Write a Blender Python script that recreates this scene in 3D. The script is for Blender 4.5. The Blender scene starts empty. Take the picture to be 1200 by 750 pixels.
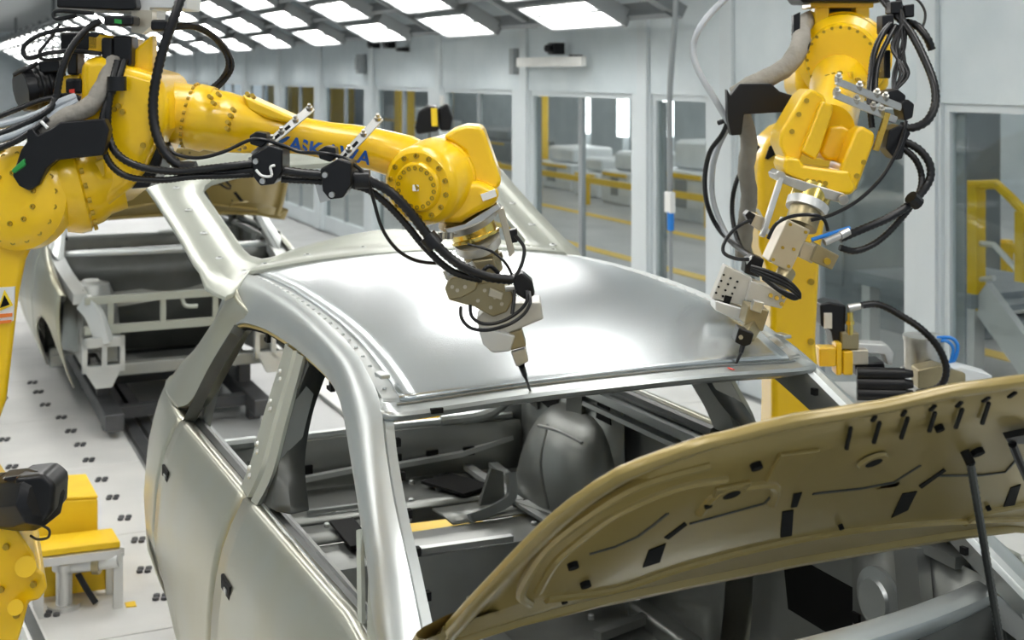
import bpy, bmesh, math, random
import numpy as np
from mathutils import Vector
random.seed(4)
S = bpy.context.scene
COL = S.collection

# ------------------------------------------------------------------ camera
# level camera with a shifted lens; car frame: x across the car, y towards its tail, z up
FPX, U0, V0, TH = 1550.0, 600.0, 84.5, math.radians(24.27)
CAM = np.array([-1.639, -3.037, 2.347])
RGT = np.array([math.cos(TH), -math.sin(TH), 0.0])
FWD = np.array([math.sin(TH), math.cos(TH), 0.0])
UPV = np.array([0, 0, 1.0])
cd = bpy.data.cameras.new('camera')
cam = bpy.data.objects.new('camera', cd)
COL.objects.link(cam)
cam.location = CAM
cam.rotation_euler = (math.pi / 2, 0, -TH)
cd.sensor_width = 36
cd.lens = FPX / 1200 * 36
cd.shift_y = -(375 - V0) / 1200
cd.clip_end = 300
cd.dof.use_dof = True
cd.dof.focus_distance = 3.3
cd.dof.aperture_fstop = 5.0
S.camera = cam

# ------------------------------------------------------------------ world and exposure
w = bpy.data.worlds.new('hall_light')
S.world = w
w.use_nodes = True
w.node_tree.nodes['Background'].inputs[0].default_value = (0.80, 0.90, 1.0, 1)
w.node_tree.nodes['Background'].inputs[1].default_value = 0.5
S.view_settings.view_transform = 'Standard'
S.view_settings.look = 'None'
S.view_settings.exposure = 0.18
S.view_settings.gamma = 1.0
S.view_settings.use_curve_mapping = False
LIGHT_E = 14.0      # strength of the ceiling fixtures' diffusers

# ------------------------------------------------------------------ pixel helper (direction only; distance given by a plane or depth)
def P(u, v, d=None, x=None, y=None, z=None, pl=None):
    r = RGT * (u - U0) / FPX + FWD - UPV * (v - V0) / FPX
    if d is not None: t = d
    elif x is not None: t = (x - CAM[0]) / r[0]
    elif y is not None: t = (y - CAM[1]) / r[1]
    elif z is not None: t = (z - CAM[2]) / r[2]
    else:
        n = np.array(pl[0], float)
        t = (pl[1] - n @ CAM) / (n @ r)
    return CAM + t * r

def lerp(a, b, t): return a + (b - a) * t

# ------------------------------------------------------------------ materials
def mat(name, c, rough=0.4, metal=0.0, c2=None, nscale=6.0, namt=0.5, bump=0.0, bscale=60.0, coat=0.0,
        emit=None, estr=0.0, spec=0.5, rvar=0.0, stretch=None):
    m = bpy.data.materials.new(name)
    m.use_nodes = True
    nt = m.node_tree
    b = nt.nodes['Principled BSDF']
    b.inputs['Base Color'].default_value = (*c, 1)
    b.inputs['Roughness'].default_value = rough
    b.inputs['Metallic'].default_value = metal
    b.inputs['Coat Weight'].default_value = coat
    b.inputs['Coat Roughness'].default_value = 0.08
    b.inputs['Specular IOR Level'].default_value = spec
    if emit:
        b.inputs['Emission Color'].default_value = (*emit, 1)
        b.inputs['Emission Strength'].default_value = estr
    if c2 or bump or rvar:
        tc = nt.nodes.new('ShaderNodeTexCoord')
        mp = nt.nodes.new('ShaderNodeMapping')
        nt.links.new(tc.outputs['Object'], mp.inputs[0])
        if stretch: mp.inputs['Scale'].default_value = stretch
    if c2 or rvar:
        n = nt.nodes.new('ShaderNodeTexNoise')
        n.inputs['Scale'].default_value = nscale
        n.inputs['Detail'].default_value = 5
        nt.links.new(mp.outputs[0], n.inputs['Vector'])
        rp = nt.nodes.new('ShaderNodeValToRGB')
        k = 0.5 * (1 - namt)
        rp.color_ramp.elements[0].position = 0.5 - 0.30 + k * 0.4
        rp.color_ramp.elements[1].position = 0.5 + 0.30 - k * 0.4
        rp.color_ramp.elements[0].color = (*c, 1)
        rp.color_ramp.elements[1].color = (*(c2 or c), 1)
        nt.links.new(n.outputs['Fac'], rp.inputs[0])
        if c2: nt.links.new(rp.outputs[0], b.inputs['Base Color'])
        if rvar:
            mr = nt.nodes.new('ShaderNodeMapRange')
            mr.inputs['To Min'].default_value = max(0.03, rough - rvar)
            mr.inputs['To Max'].default_value = rough + rvar
            nt.links.new(n.outputs['Fac'], mr.inputs[0])
            nt.links.new(mr.outputs[0], b.inputs['Roughness'])
    if bump:
        n2 = nt.nodes.new('ShaderNodeTexNoise')
        n2.inputs['Scale'].default_value = bscale
        bp = nt.nodes.new('ShaderNodeBump')
        bp.inputs['Strength'].default_value = bump
        bp.inputs['Distance'].default_value = 0.01
        nt.links.new(mp.outputs[0], n2.inputs['Vector'])
        nt.links.new(n2.outputs['Fac'], bp.inputs['Height'])
        nt.links.new(bp.outputs[0], b.inputs['Normal'])
    return m

def glass_mat(name, tint, gl=0.06):
    m = bpy.data.materials.new(name)
    m.use_nodes = True
    nt = m.node_tree
    for n in list(nt.nodes): nt.nodes.remove(n)
    o = nt.nodes.new('ShaderNodeOutputMaterial')
    mx = nt.nodes.new('ShaderNodeMixShader')
    tr = nt.nodes.new('ShaderNodeBsdfTransparent')
    gs = nt.nodes.new('ShaderNodeBsdfGlossy')
    tr.inputs[0].default_value = (*tint, 1)
    gs.inputs['Roughness'].default_value = 0.03
    mx.inputs[0].default_value = gl
    nt.links.new(tr.outputs[0], mx.inputs[1])
    nt.links.new(gs.outputs[0], mx.inputs[2])
    nt.links.new(mx.outputs[0], o.inputs[0])
    return m

M = dict(
    steel=mat('bare_body_steel', (0.54, 0.57, 0.565), 0.33, 0.8, (0.50, 0.525, 0.515), 3.0, 0.6),
    roof=mat('roof_sheet_steel', (0.585, 0.62, 0.63), 0.27, 0.85, (0.565, 0.60, 0.61), 1.2, 0.5),
    door=mat('coated_door_steel', (0.50, 0.525, 0.50), 0.28, 0.85, (0.47, 0.43, 0.28), 1.5, 0.8),
    tail=mat('tailgate_primer', (0.42, 0.44, 0.385), 0.33, 0.3, (0.38, 0.40, 0.345), 2.5, 0.6),
    inner=mat('inner_steel_grey', (0.36, 0.37, 0.35), 0.36, 0.7, (0.27, 0.28, 0.265), 4.0, 0.8),
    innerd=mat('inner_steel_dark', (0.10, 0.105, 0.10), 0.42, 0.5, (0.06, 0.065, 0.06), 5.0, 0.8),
    flange=mat('galvanised_flange', (0.62, 0.64, 0.63), 0.38, 0.6),
    gold=mat('hood_primer_gold', (0.37, 0.275, 0.085), 0.30, 0.15, (0.31, 0.23, 0.07), 2.2, 0.8, coat=0.2),
    goldrim=mat('window_rim_gold', (0.55, 0.42, 0.12), 0.35, 0.4),
    yellow=mat('robot_yellow_paint', (0.92, 0.58, 0.002), 0.30, 0.0, (0.87, 0.53, 0.002), 5.0, 0.5, coat=0.4),
    yellow2=mat('step_yellow_paint', (0.90, 0.60, 0.01), 0.5, 0.0, (0.84, 0.53, 0.01), 9.0, 0.6),
    black=mat('black_rubber', (0.006, 0.006, 0.007), 0.30, 0.0, (0.010, 0.010, 0.011), 20, 0.6, spec=0.4),
    blackm=mat('black_anodised', (0.008, 0.008, 0.009), 0.33, 0.0, spec=0.35),
    slot=mat('dark_slot', (0.006, 0.006, 0.006), 0.7, spec=0.2),
    chrome=mat('machined_aluminium', (0.62, 0.61, 0.57), 0.3, 0.9, (0.52, 0.51, 0.48), 30, 0.6),
    alu=mat('matt_aluminium', (0.72, 0.72, 0.70), 0.4, 0.6),
    beige=mat('nickel_plated_block', (0.64, 0.58, 0.46), 0.33, 0.7, (0.55, 0.49, 0.38), 12, 0.6),
    bronze=mat('bronze_tool_block', (0.40, 0.34, 0.20), 0.38, 0.75, (0.32, 0.27, 0.16), 14, 0.7),
    brass=mat('brass_ring', (0.75, 0.58, 0.16), 0.22, 0.95),
    bolt=mat('bolt_painted', (0.42, 0.27, 0.015), 0.4, 0.1),
    sleeve=mat('fabric_sleeve', (0.33, 0.31, 0.27), 0.85, 0.0, (0.24, 0.22, 0.19), 14, 0.9, bump=0.7, bscale=35),
    greyhose=mat('grey_hose', (0.42, 0.45, 0.48), 0.4),
    bluehose=mat('blue_air_hose', (0.02, 0.22, 0.70), 0.35),
    bluetext=mat('blue_lettering', (0.02, 0.13, 0.55), 0.4),
    toolg=mat('tool_head_grey', (0.60, 0.585, 0.54), 0.38, 0.35, (0.54, 0.525, 0.48), 14, 0.6),
    white=mat('white_plate', (0.80, 0.80, 0.77), 0.42, 0.1, (0.74, 0.74, 0.71), 10, 0.5),
    wallp=mat('wall_panel_white', (0.66, 0.72, 0.745), 0.5, 0.0, (0.56, 0.63, 0.66), 2.2, 0.5),
    post=mat('wall_post_grey', (0.64, 0.69, 0.71), 0.45, 0.1, (0.60, 0.65, 0.67), 2, 0.6),
    frame=mat('window_frame_dark', (0.20, 0.22, 0.23), 0.5, 0.3),
    glass=glass_mat('window_glass', (0.93, 0.96, 0.96)),
    ceil=mat('ceiling_grey', (0.78, 0.80, 0.81), 0.7, 0.0, (0.72, 0.74, 0.75), 1, 0.5),
    conc=mat('concrete_floor', (0.42, 0.43, 0.42), 0.45, 0.0, (0.34, 0.35, 0.35), 1.3, 0.8, rvar=0.1),
    plate=mat('floor_plate_white', (0.72, 0.71, 0.68), 0.42, 0.1, (0.60, 0.60, 0.58), 2.6, 0.8, rvar=0.1),
    dark=mat('dark_conveyor_steel', (0.07, 0.075, 0.08), 0.5, 0.5, (0.12, 0.12, 0.125), 6, 0.7),
    lamp=mat('lamp_diffuser', (0.9, 0.9, 0.9), 0.5, emit=(1.0, 0.98, 0.95), estr=LIGHT_E),
    tube=mat('far_lamp_tube', (0.9, 0.9, 0.9), 0.5, emit=(1.0, 1.0, 1.0), estr=5.0),
    house=mat('lamp_housing', (0.42, 0.44, 0.45), 0.5, 0.3),
    beam=mat('ceiling_beam_grey', (0.22, 0.235, 0.245), 0.5, 0.3),
    line=mat('floor_line_yellow', (0.75, 0.50, 0.03), 0.6),
    grn=mat('green_connector', (0.02, 0.28, 0.05), 0.4),
    red=mat('red_mark', (0.75, 0.05, 0.03), 0.5),
    orange=mat('orange_print', (0.85, 0.22, 0.03), 0.5),
    labelw=mat('label_white', (0.82, 0.82, 0.80), 0.5),
    laby=mat('label_yellow', (0.88, 0.62, 0.02), 0.5),
    machine=mat('far_machine_white', (0.88, 0.90, 0.90), 0.4, 0.1, (0.66, 0.70, 0.72), 2.0, 0.8),
    machg=mat('far_machine_grey', (0.34, 0.37, 0.38), 0.5, 0.2, (0.26, 0.28, 0.29), 2.0, 0.8),
)

# ------------------------------------------------------------------ mesh builder
def frames(path):
    pts = [np.array(p, float) for p in path]
    n = len(pts)
    tan = []
    for i in range(n):
        t = pts[min(i + 1, n - 1)] - pts[max(i - 1, 0)]
        tan.append(t / (np.linalg.norm(t) + 1e-12))
    a = np.array([0, 0, 1.0]) if abs(tan[0][2]) < 0.9 else np.array([1.0, 0, 0])
    nrm = a - tan[0] * (a @ tan[0]); nrm /= np.linalg.norm(nrm)
    out = []
    for i in range(n):
        nrm = nrm - tan[i] * (nrm @ tan[i]); nrm /= np.linalg.norm(nrm)
        out.append((pts[i], tan[i], nrm, np.cross(tan[i], nrm)))
    return out

def smooth(path, sub=5):
    pts = [np.array(p, float) for p in path]
    if len(pts) < 3: return pts
    out = []
    for i in range(len(pts) - 1):
        p0 = pts[max(i - 1, 0)]; p1 = pts[i]; p2 = pts[i + 1]; p3 = pts[min(i + 2, len(pts) - 1)]
        for k in range(sub):
            t = k / sub
            out.append(0.5 * ((2 * p1) + (-p0 + p2) * t + (2 * p0 - 5 * p1 + 4 * p2 - p3) * t * t + (-p0 + 3 * p1 - 3 * p2 + p3) * t ** 3))
    out.append(pts[-1])
    return out

def resample(path, step):
    pts = [np.array(p, float) for p in path]
    L = [0]
    for a, b in zip(pts, pts[1:]): L.append(L[-1] + np.linalg.norm(b - a))
    n = max(2, int(L[-1] / step) + 1)
    out = []
    for s in np.linspace(0, L[-1], n):
        i = min(np.searchsorted(L, s, side='right') - 1, len(pts) - 2)
        t = (s - L[i]) / (L[i + 1] - L[i] + 1e-12)
        out.append(pts[i] * (1 - t) + pts[i + 1] * t)
    return out

class MB:
    def __init__(self): self.v = []; self.f = []
    def add(self, vs, fs):
        o = len(self.v)
        self.v += [tuple(float(c) for c in p) for p in vs]
        self.f += [tuple(i + o for i in q) for q in fs]
        return self
    def box(self, c, s, ax=None):
        c = np.array(c, float); h = np.array(s, float) / 2
        if ax is None: ax = np.eye(3)
        vs = [c + ax[0] * h[0] * i + ax[1] * h[1] * j + ax[2] * h[2] * k for i in (-1, 1) for j in (-1, 1) for k in (-1, 1)]
        return self.add(vs, [(0, 1, 3, 2), (4, 6, 7, 5), (0, 4, 5, 1), (2, 3, 7, 6), (0, 2, 6, 4), (1, 5, 7, 3)])
    def bb(self, a, b):
        a = np.array(a, float); b = np.array(b, float)
        return self.box((a + b) / 2, abs(b - a))
    def bar(self, p0, p1, w, h, up=(0, 0, 1)):
        p0 = np.array(p0, float); p1 = np.array(p1, float)
        t = p1 - p0; L = np.linalg.norm(t); t /= L
        up = np.array(up, float)
        if abs(t @ up) > 0.97: up = np.array([1.0, 0, 0])
        s = np.cross(t, up); s /= np.linalg.norm(s); q = np.cross(s, t)
        return self.box((p0 + p1) / 2, (L, w, h), (t, s, q))
    def lathe(self, p0, dr, prof, n=20, cap=True):
        p0 = np.array(p0, float); t = np.array(dr, float); t /= np.linalg.norm(t)
        a = np.array([0, 0, 1.0]) if abs(t[2]) < 0.9 else np.array([1.0, 0, 0])
        a = a - t * (a @ t); a /= np.linalg.norm(a); b = np.cross(t, a)
        vs = []; fs = []
        for s, r in prof:
            for k in range(n):
                g = 2 * math.pi * k / n
                vs.append(p0 + t * s + (a * math.cos(g) + b * math.sin(g)) * r)
        for i in range(len(prof) - 1):
            for k in range(n):
                fs.append((i * n + k, i * n + (k + 1) % n, (i + 1) * n + (k + 1) % n, (i + 1) * n + k))
        if cap:
            fs.append(tuple(range(n))[::-1]); fs.append(tuple(range((len(prof) - 1) * n, len(prof) * n)))
        return self.add(vs, fs)
    def cyl(self, p0, p1, r0, r1=None, n=16):
        p0 = np.array(p0, float); p1 = np.array(p1, float)
        return self.lathe(p0, p1 - p0, [(0, r0), (np.linalg.norm(p1 - p0), r0 if r1 is None else r1)], n)
    def tube(self, path, r, n=10, sm=4, rib=None, rib_d=0.1):
        pts = smooth(path, sm) if sm else [np.array(p, float) for p in path]
        if rib: pts = resample(pts, rib)
        fr = frames(pts); vs = []; fs = []; m = len(fr)
        for i, (p, t, a, b) in enumerate(fr):
            rr = r[0] + (r[1] - r[0]) * i / (m - 1) if isinstance(r, (tuple, list)) else r
            if rib and i % 2: rr *= 1 - rib_d
            for k in range(n):
                g = 2 * math.pi * k / n
                vs.append(p + (a * math.cos(g) + b * math.sin(g)) * rr)
        for i in range(m - 1):
            for k in range(n):
                fs.append((i * n + k, i * n + (k + 1) % n, (i + 1) * n + (k + 1) % n, (i + 1) * n + k))
        fs.append(tuple(range(n))[::-1]); fs.append(tuple(range((m - 1) * n, m * n)))
        return self.add(vs, fs)
    def strip(self, path, w, h, up):
        """rectangular section swept along a path; 'up' is the section's height direction"""
        pts = [np.array(p, float) for p in path]; m = len(pts); vs = []; fs = []
        up = np.array(up, float); up /= np.linalg.norm(up)
        for i in range(m):
            t = pts[min(i + 1, m - 1)] - pts[max(i - 1, 0)]; t /= np.linalg.norm(t)
            s = np.cross(t, up); s /= np.linalg.norm(s); q = np.cross(s, t)
            for a, b in ((-1, -1), (1, -1), (1, 1), (-1, 1)): vs.append(pts[i] + s * a * w / 2 + q * b * h / 2)
        for i in range(m - 1):
            for k in range(4): fs.append((i * 4 + k, i * 4 + (k + 1) % 4, i * 4 + 4 + (k + 1) % 4, i * 4 + 4 + k))
        fs.append((3, 2, 1, 0)); fs.append(tuple(range(m * 4 - 4, m * 4)))
        return self.add(vs, fs)
    def loft(self, rows, close=False):
        m = len(rows); n = len(rows[0]); vs = [p for r in rows for p in r]; fs = []
        for i in range(m - 1):
            for k in range(n if close else n - 1):
                fs.append((i * n + k, i * n + (k + 1) % n, (i + 1) * n + (k + 1) % n, (i + 1) * n + k))
        return self.add(vs, fs)
    def prism(self, poly, ext):
        """closed polygon of 3-D points pushed by the vector ext"""
        poly = [np.array(p, float) for p in poly]; e = np.array(ext, float); n = len(poly)
        vs = poly + [p + e for p in poly]
        fs = [tuple(range(n))[::-1], tuple(range(n, 2 * n))] + [(i, (i + 1) % n, n + (i + 1) % n, n + i) for i in range(n)]
        return self.add(vs, fs)
    def px(self, poly, d, th, dd=None, sh=0.0):
        """outline traced at its own distance d with thickness th away from the viewer"""
        return self.prism([P(u, v, d=d + (dd(u, v) if dd else 0)) for u, v in poly], FWD * th - RGT * sh)
    def pieces(self):
        par = list(range(len(self.v)))
        def find(i):
            while par[i] != i: par[i] = par[par[i]]; i = par[i]
            return i
        for q_ in self.f:
            for i in q_[1:]: par[find(i)] = find(q_[0])
        out = {}
        for q_ in self.f: out.setdefault(find(q_[0]), []).append(q_)
        for fs in out.values():
            ids = sorted({i for q_ in fs for i in q_}); mp = {a: b for b, a in enumerate(ids)}
            m_ = MB(); m_.v = [self.v[i] for i in ids]; m_.f = [tuple(mp[i] for i in q_) for q_ in fs]
            yield m_
    def each(self, name, m, parent=None, **k):
        return [p_.build(name, m, parent, **k) for p_ in self.pieces()]
    def build(self, name, m, parent=None, sharp=35, bevel=0, solid=0, soff=-1, seg=2, sub=0):
        me = bpy.data.meshes.new(name)
        me.from_pydata(self.v, [], self.f)
        me.validate()
        bm = bmesh.new(); bm.from_mesh(me)
        bmesh.ops.recalc_face_normals(bm, faces=bm.faces)
        bm.to_mesh(me); bm.free()
        me.materials.append(M[m])
        me.polygons.foreach_set('use_smooth', [True] * len(me.polygons))
        me.set_sharp_from_angle(angle=math.radians(sharp))
        o = bpy.data.objects.new(name, me)
        COL.objects.link(o)
        if parent is not None:
            o.parent = parent
            q = parent
            while q is not None:
                o.location = o.location - q.location
                q = q.parent
        if sub:
            md = o.modifiers.new('subd', 'SUBSURF'); md.levels = md.render_levels = sub
        if solid:
            md = o.modifiers.new('thick', 'SOLIDIFY'); md.thickness = solid; md.offset = soff
        if bevel:
            md = o.modifiers.new('bevel', 'BEVEL'); md.width = bevel; md.segments = seg
            md.limit_method = 'ANGLE'; md.angle_limit = math.radians(40); md.harden_normals = True
        return o

def tag(o, label, cat, group=None):
    o['label'] = label; o['category'] = cat
    if group: o['group'] = group
    return o
def thing(name, label, cat, loc=(0, 0, 0), group=None):
    o = bpy.data.objects.new(name, None); COL.objects.link(o)
    o.location = loc; o.empty_display_size = 0.1
    return tag(o, label, cat, group)
def struct(o): o['kind'] = 'structure'; return o
def sroot(name, loc=(0, 0, 0)):
    o = bpy.data.objects.new(name, None); COL.objects.link(o); o.location = loc
    return struct(o)
def copy_tree(o, parent=None):
    c = o.copy(); COL.objects.link(c); c.parent = parent
    for ch in list(o.children): copy_tree(ch, c)
    return c

bpy.context.view_layer.update()

# ================================================================== SETTING
XW = 3.861                                  # inner face of the glazed partition
YC = CAM[1]
fl = struct(MB().bb((-7, -6, -0.12), (XW + 0.1, 70, -0.03)).build('floor', 'conc'))
# cover plates over the floor beside and behind the line
def plates(x0, x1, y0, y1, nx, ny, top):
    for i in range(nx):
        for j in range(ny):
            a = lerp(x0, x1, i / nx) + 0.004; b = lerp(x0, x1, (i + 1) / nx) - 0.004
            c = lerp(y0, y1, j / ny) + 0.004; e = lerp(y0, y1, (j + 1) / ny) - 0.004
            MB().bb((a, c, -0.03), (b, e, top)).build('floor_plate', 'plate', fl, bevel=0.003)
plates(-3.4, -1.02, -3.0, 1.4, 2, 3, 0.0)
plates(-3.4, -0.40, 1.4, 11.4, 3, 8, 0.0)
plates(1.05, XW - 0.06, -3.0, 11.4, 3, 9, 0.0)
plates(-0.18, 1.05, 3.0, 4.9, 2, 2, 0.0)
plates(-0.18, 0.9, 9.4, 13.0, 2, 3, 0.0)
# groove rail beside the plates
MB().bb((-0.37, 1.4, -0.03), (-0.30, 14, 0.015)).bb((-0.27, 1.4, -0.03), (-0.20, 14, 0.015)).build('guide_rail', 'dark', fl)
# clusters of four dark floor bolts
fb = MB()
for u, v in [(38, 449), (45, 460), (53, 475), (72, 490), (83, 506), (94, 522), (104, 540), (119, 563), (132, 584), (146, 608), (162, 634),
             (169, 669), (188, 701), (5, 516), (14, 548), (3, 468), (62, 720), (205, 640), (230, 400), (262, 412), (300, 410), (232, 432)]:
    c = P(u, v, z=0.0)
    for a in range(4):
        g = a * math.pi / 2 + 0.5
        fb.cyl((c[0] + 0.026 * math.cos(g), c[1] + 0.026 * math.sin(g), -0.001), (c[0] + 0.026 * math.cos(g), c[1] + 0.026 * math.sin(g), 0.012), 0.015, n=8)
o = fb.build('floor_bolts', 'dark', fl); o['kind'] = 'stuff'

# ---- partition wall on the right with its glazing
wr = sroot('wall_right', (XW, 6, 0))
WT = 2.165
wins = [(3.7, 6.06), (6.37, 8.2), (8.6, 9.44), (9.75, 11.8), (12.2, 14.15)] + [(14.6 + 2.45 * k, 16.6 + 2.45 * k) for k in range(20)]
edges = [-3.0] + [e for p in wins for e in p] + [75.0]
for k in range(0, len(edges), 2):           # solid posts between the openings
    a, b = edges[k] + YC, edges[k + 1] + YC
    MB().bb((XW, a, 0), (XW + 0.12, b, WT)).build('wall_panel' if b - a > 1 else 'post', 'wallp' if b - a > 1 else 'post', wr)
for k, (a, b) in enumerate(wins):
    am = (edges[2 * k] + edges[2 * k + 1]) / 2 + YC if k else edges[0] + YC
    bm_ = (edges[2 * k + 2] + edges[2 * k + 3]) / 2 + YC if k < len(wins) - 1 else 72
    MB().bb((XW + 0.012, am + 0.004, WT), (XW + 0.10, bm_ - 0.004, 4.4)).build('wall_panel', 'wallp', wr)
    c = edges[2 * k + 2] + YC
    wd = min(0.20, edges[2 * k + 3] - edges[2 * k + 2])
    MB().bb((XW - 0.025, c + 0.02, 0.02), (XW + 0.011, c + wd - 0.02, 4.38)).build('post', 'post', wr, bevel=0.006)
for k, (a, b) in enumerate(wins):
    a += YC; b += YC
    wn = sroot('window_%d' % (k + 1), (XW + 0.05, (a + b) / 2, 0))
    f = MB()
    f.bb((XW + 0.03, a, 0.0), (XW + 0.09, b, 0.22))
    f.bb((XW + 0.03, a, WT - 0.05), (XW + 0.09, b, WT))
    f.bb((XW + 0.03, a, 0.22), (XW + 0.09, a + 0.04, WT - 0.05)).bb((XW + 0.03, b - 0.04, 0.22), (XW + 0.09, b, WT - 0.05))
    f.build('window_frame', 'post', wn)
    if b - a > 1.0 and k != 0:
        m_ = (a + b) / 2
        MB().bb((XW + 0.04, m_ - 0.03, 0.22), (XW + 0.085, m_ + 0.03, WT - 0.05)).build('mullion', 'machg', wn)
    MB().bb((XW + 0.056, a + 0.04, 0.22), (XW + 0.062, b - 0.04, WT - 0.05)).build('pane', 'glass', wn)
    MB().bb((XW + 0.07, b - 0.12, 0.22), (XW + 0.088, b - 0.05, WT - 0.06)).build('seal_strip', 'frame', wn)

# ---- ceiling, far walls
struct(MB().bb((-7, -6, 4.4), (XW + 0.2, 72, 4.5)).build('ceiling', 'ceil'))
struct(MB().bb((-7, 70, 0), (XW + 0.2, 70.2, 4.4)).build('wall_back', 'wallp'))
struct(MB().bb((-7.1, -6, 0), (-7.0, 72, 4.4)).build('wall_left', 'wallp'))

# ---- next hall seen through the glass
struct(MB().bb((XW + 0.1, -4, -0.12), (16.7, 72, -0.02)).build('floor', 'conc'))
struct(MB().bb((16.5, -4, 0), (16.7, 72, 5)).build('wall_far', 'wallp'))
struct(MB().bb((XW + 0.2, -4, 5.0), (16.7, 72, 5.1)).build('ceiling', 'ceil'))
for x, nm in ((6.6, 0), (8.56, 1)):
    tag(MB().bb((x - 0.10, 2, -0.02), (x + 0.10, 60, -0.012)).build('floor_line', 'line'),
        ('yellow floor line nearer the glass partition', 'yellow floor line farther from the glass partition')[nm], 'floor marking')

# ---- sloping array of ceiling lamps along the partition
rowx = [(3.36, 2.85), (2.91, 3.09), (2.46, 3.33), (2.01, 3.57)]
slope = math.atan2(0.24, 0.45)
ax = (np.array([math.cos(slope), 0, -math.sin(slope)]), np.array([0, 1.0, 0]), np.array([math.sin(slope), 0, math.cos(slope)]))
rnames = ['lowest row beside the glass partition', 'second row up', 'third row up', 'topmost row']
first = None
def lamp(c, row, label, group, flat=False):
    axx = (np.eye(3)[0], np.eye(3)[1], np.eye(3)[2]) if flat else ax
    t = thing('ceiling_lamp', label, 'ceiling lamp', c, group)
    c = np.array(c, float)
    L = 1.25 if not flat else 1.5
    W = 0.36 if not flat else 0.5
    m = MB()
    for s in (-1, 1):
        m.box(c + axx[0] * s * (W / 2 + 0.02) + axx[2] * 0.02, (0.03, L + 0.1, 0.13), axx)
        m.box(c + axx[1] * s * (L / 2 + 0.03) + axx[2] * 0.02, (W + 0.07, 0.04, 0.13), axx)
    m.box(c + axx[2] * 0.08, (W + 0.07, L + 0.1, 0.02), axx)
    m.build('housing', 'house', t)
    MB().box(c + axx[2] * 0.0 - axx[0] * (W / 4 + 0.015), (W / 2 - 0.05, L, 0.012), axx).build('diffuser', 'lamp', t)
    MB().box(c + axx[2] * 0.0 + axx[0] * (W / 4 + 0.015), (W / 2 - 0.05, L, 0.012), axx).build('diffuser', 'lamp', t)
    MB().box(c + axx[2] * -0.004, (0.035, L, 0.03), axx).build('divider', 'house', t)
    return t
for ri, (x, z) in enumerate(rowx):
    proto = lamp((x, 6.87, z), ri, 'white tilted ceiling lamp in the %s of the sloping array' % rnames[ri], 'lamps in the %s' % rnames[ri])
    for k in range(1, 24):
        c = copy_tree(proto)
        c.location = (x, 6.87 + 2.55 * k, z)
# carrier beams of the array
ar = thing('lighting_gantry', 'dark grey steel frame carrying the sloping ceiling lamps', 'gantry', (2.6, 35, 4.4))
for ri in range(5):
    x = 3.585 - 0.45 * ri; z = 2.73 + 0.24 * ri + 0.04
    MB().box((x, 36.4, z + 0.06), (0.07, 61.6, 0.12), ax).build('long_beam', 'beam', ar)
for k in range(25):
    y = 6.87 + 2.55 * (k - 0.5)
    MB().bar((3.66, y, 2.80), (1.7, y, 3.845), 0.12, 0.10).build('cross_beam', 'beam', ar)
for y in (5.6, 20, 35, 50, 65):
    MB().bb((1.75, y - 0.04, 3.7), (1.83, y + 0.04, 4.4)).build('hanger', 'beam', ar)
# overhead lamps above the work station
for x in (-3.4, -0.9, 1.5):
    for y in (-3.2, -0.6, 2.0, 4.6, 7.4, 10.2):
        if x > 1 and y > 5: continue
        lamp((x, y, 4.3), 0, 'flat white ceiling lamp mounted directly on the ceiling', 'flat lamps on the ceiling', flat=True)

for x in (5.8, 8.8, 11.8, 14.8):  # unseen lamps added only to brighten the hall behind the glass
    for y in (1.5, 6.5, 11.5, 16.5, 22.5, 30.0, 38.0):
        lamp((x, y, 4.9), 0, 'added flat white lamp, out of view, brightening the next hall', 'added fill lamps in the next hall', flat=True)

# ---- things fixed to the partition's upper panels
t = thing('wall_camera', 'small black camera on white bracket bar above the windows', 'camera', P(652, 60, x=XW - 0.1))
c = P(652, 57, x=XW - 0.12); s_ = 11.6 / 1550
MB().box(c, (0.12, 0.13, 0.11)).build('housing', 'blackm', t, bevel=0.01)
MB().cyl(c + [-0.06, -0.0, 0], c + [-0.11, -0.02, 0], 0.035).build('lens', 'blackm', t)
a = P(608, 73, x=XW - 0.1); b = P(684, 72, x=XW - 0.1); b[2] = a[2]
MB().bar(a, b, 0.05, 0.09).build('bracket_bar', 'white', t)
MB().box(P(604, 72, x=XW - 0.03), (0.10, 0.09, 0.26)).build('mount_plate', 'machg', t)
MB().box((c + b) / 2 + [0.06, 0, -0.02], (0.12, 0.04, 0.04)).build('arm', 'blackm', t)
for i, (u, v, wd, hh, lb) in enumerate([(438, 51, 0.13, 0.12, 'black square sensor box high on the wall, left of its twin'), (456, 51, 0.13, 0.12, 'black square sensor box high on the wall, right of its twin'),
                            (423, 75, 0.09, 0.26, 'upright dark grey switch box on a wall post'), (472, 58, 0.12, 0.05, 'flat dark sensor bar high on the wall')]):
    p = P(u, v, x=XW - 0.05)
    m = MB().box(p, (0.10, wd * 1.6, hh)); m.box(p + np.array([-0.06, 0, 0]), (0.03, wd, hh * 0.6))
    tag(m.build('sensor_box', 'blackm' if i != 2 else 'machg', bevel=0.006), lb, 'sensor')

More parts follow.
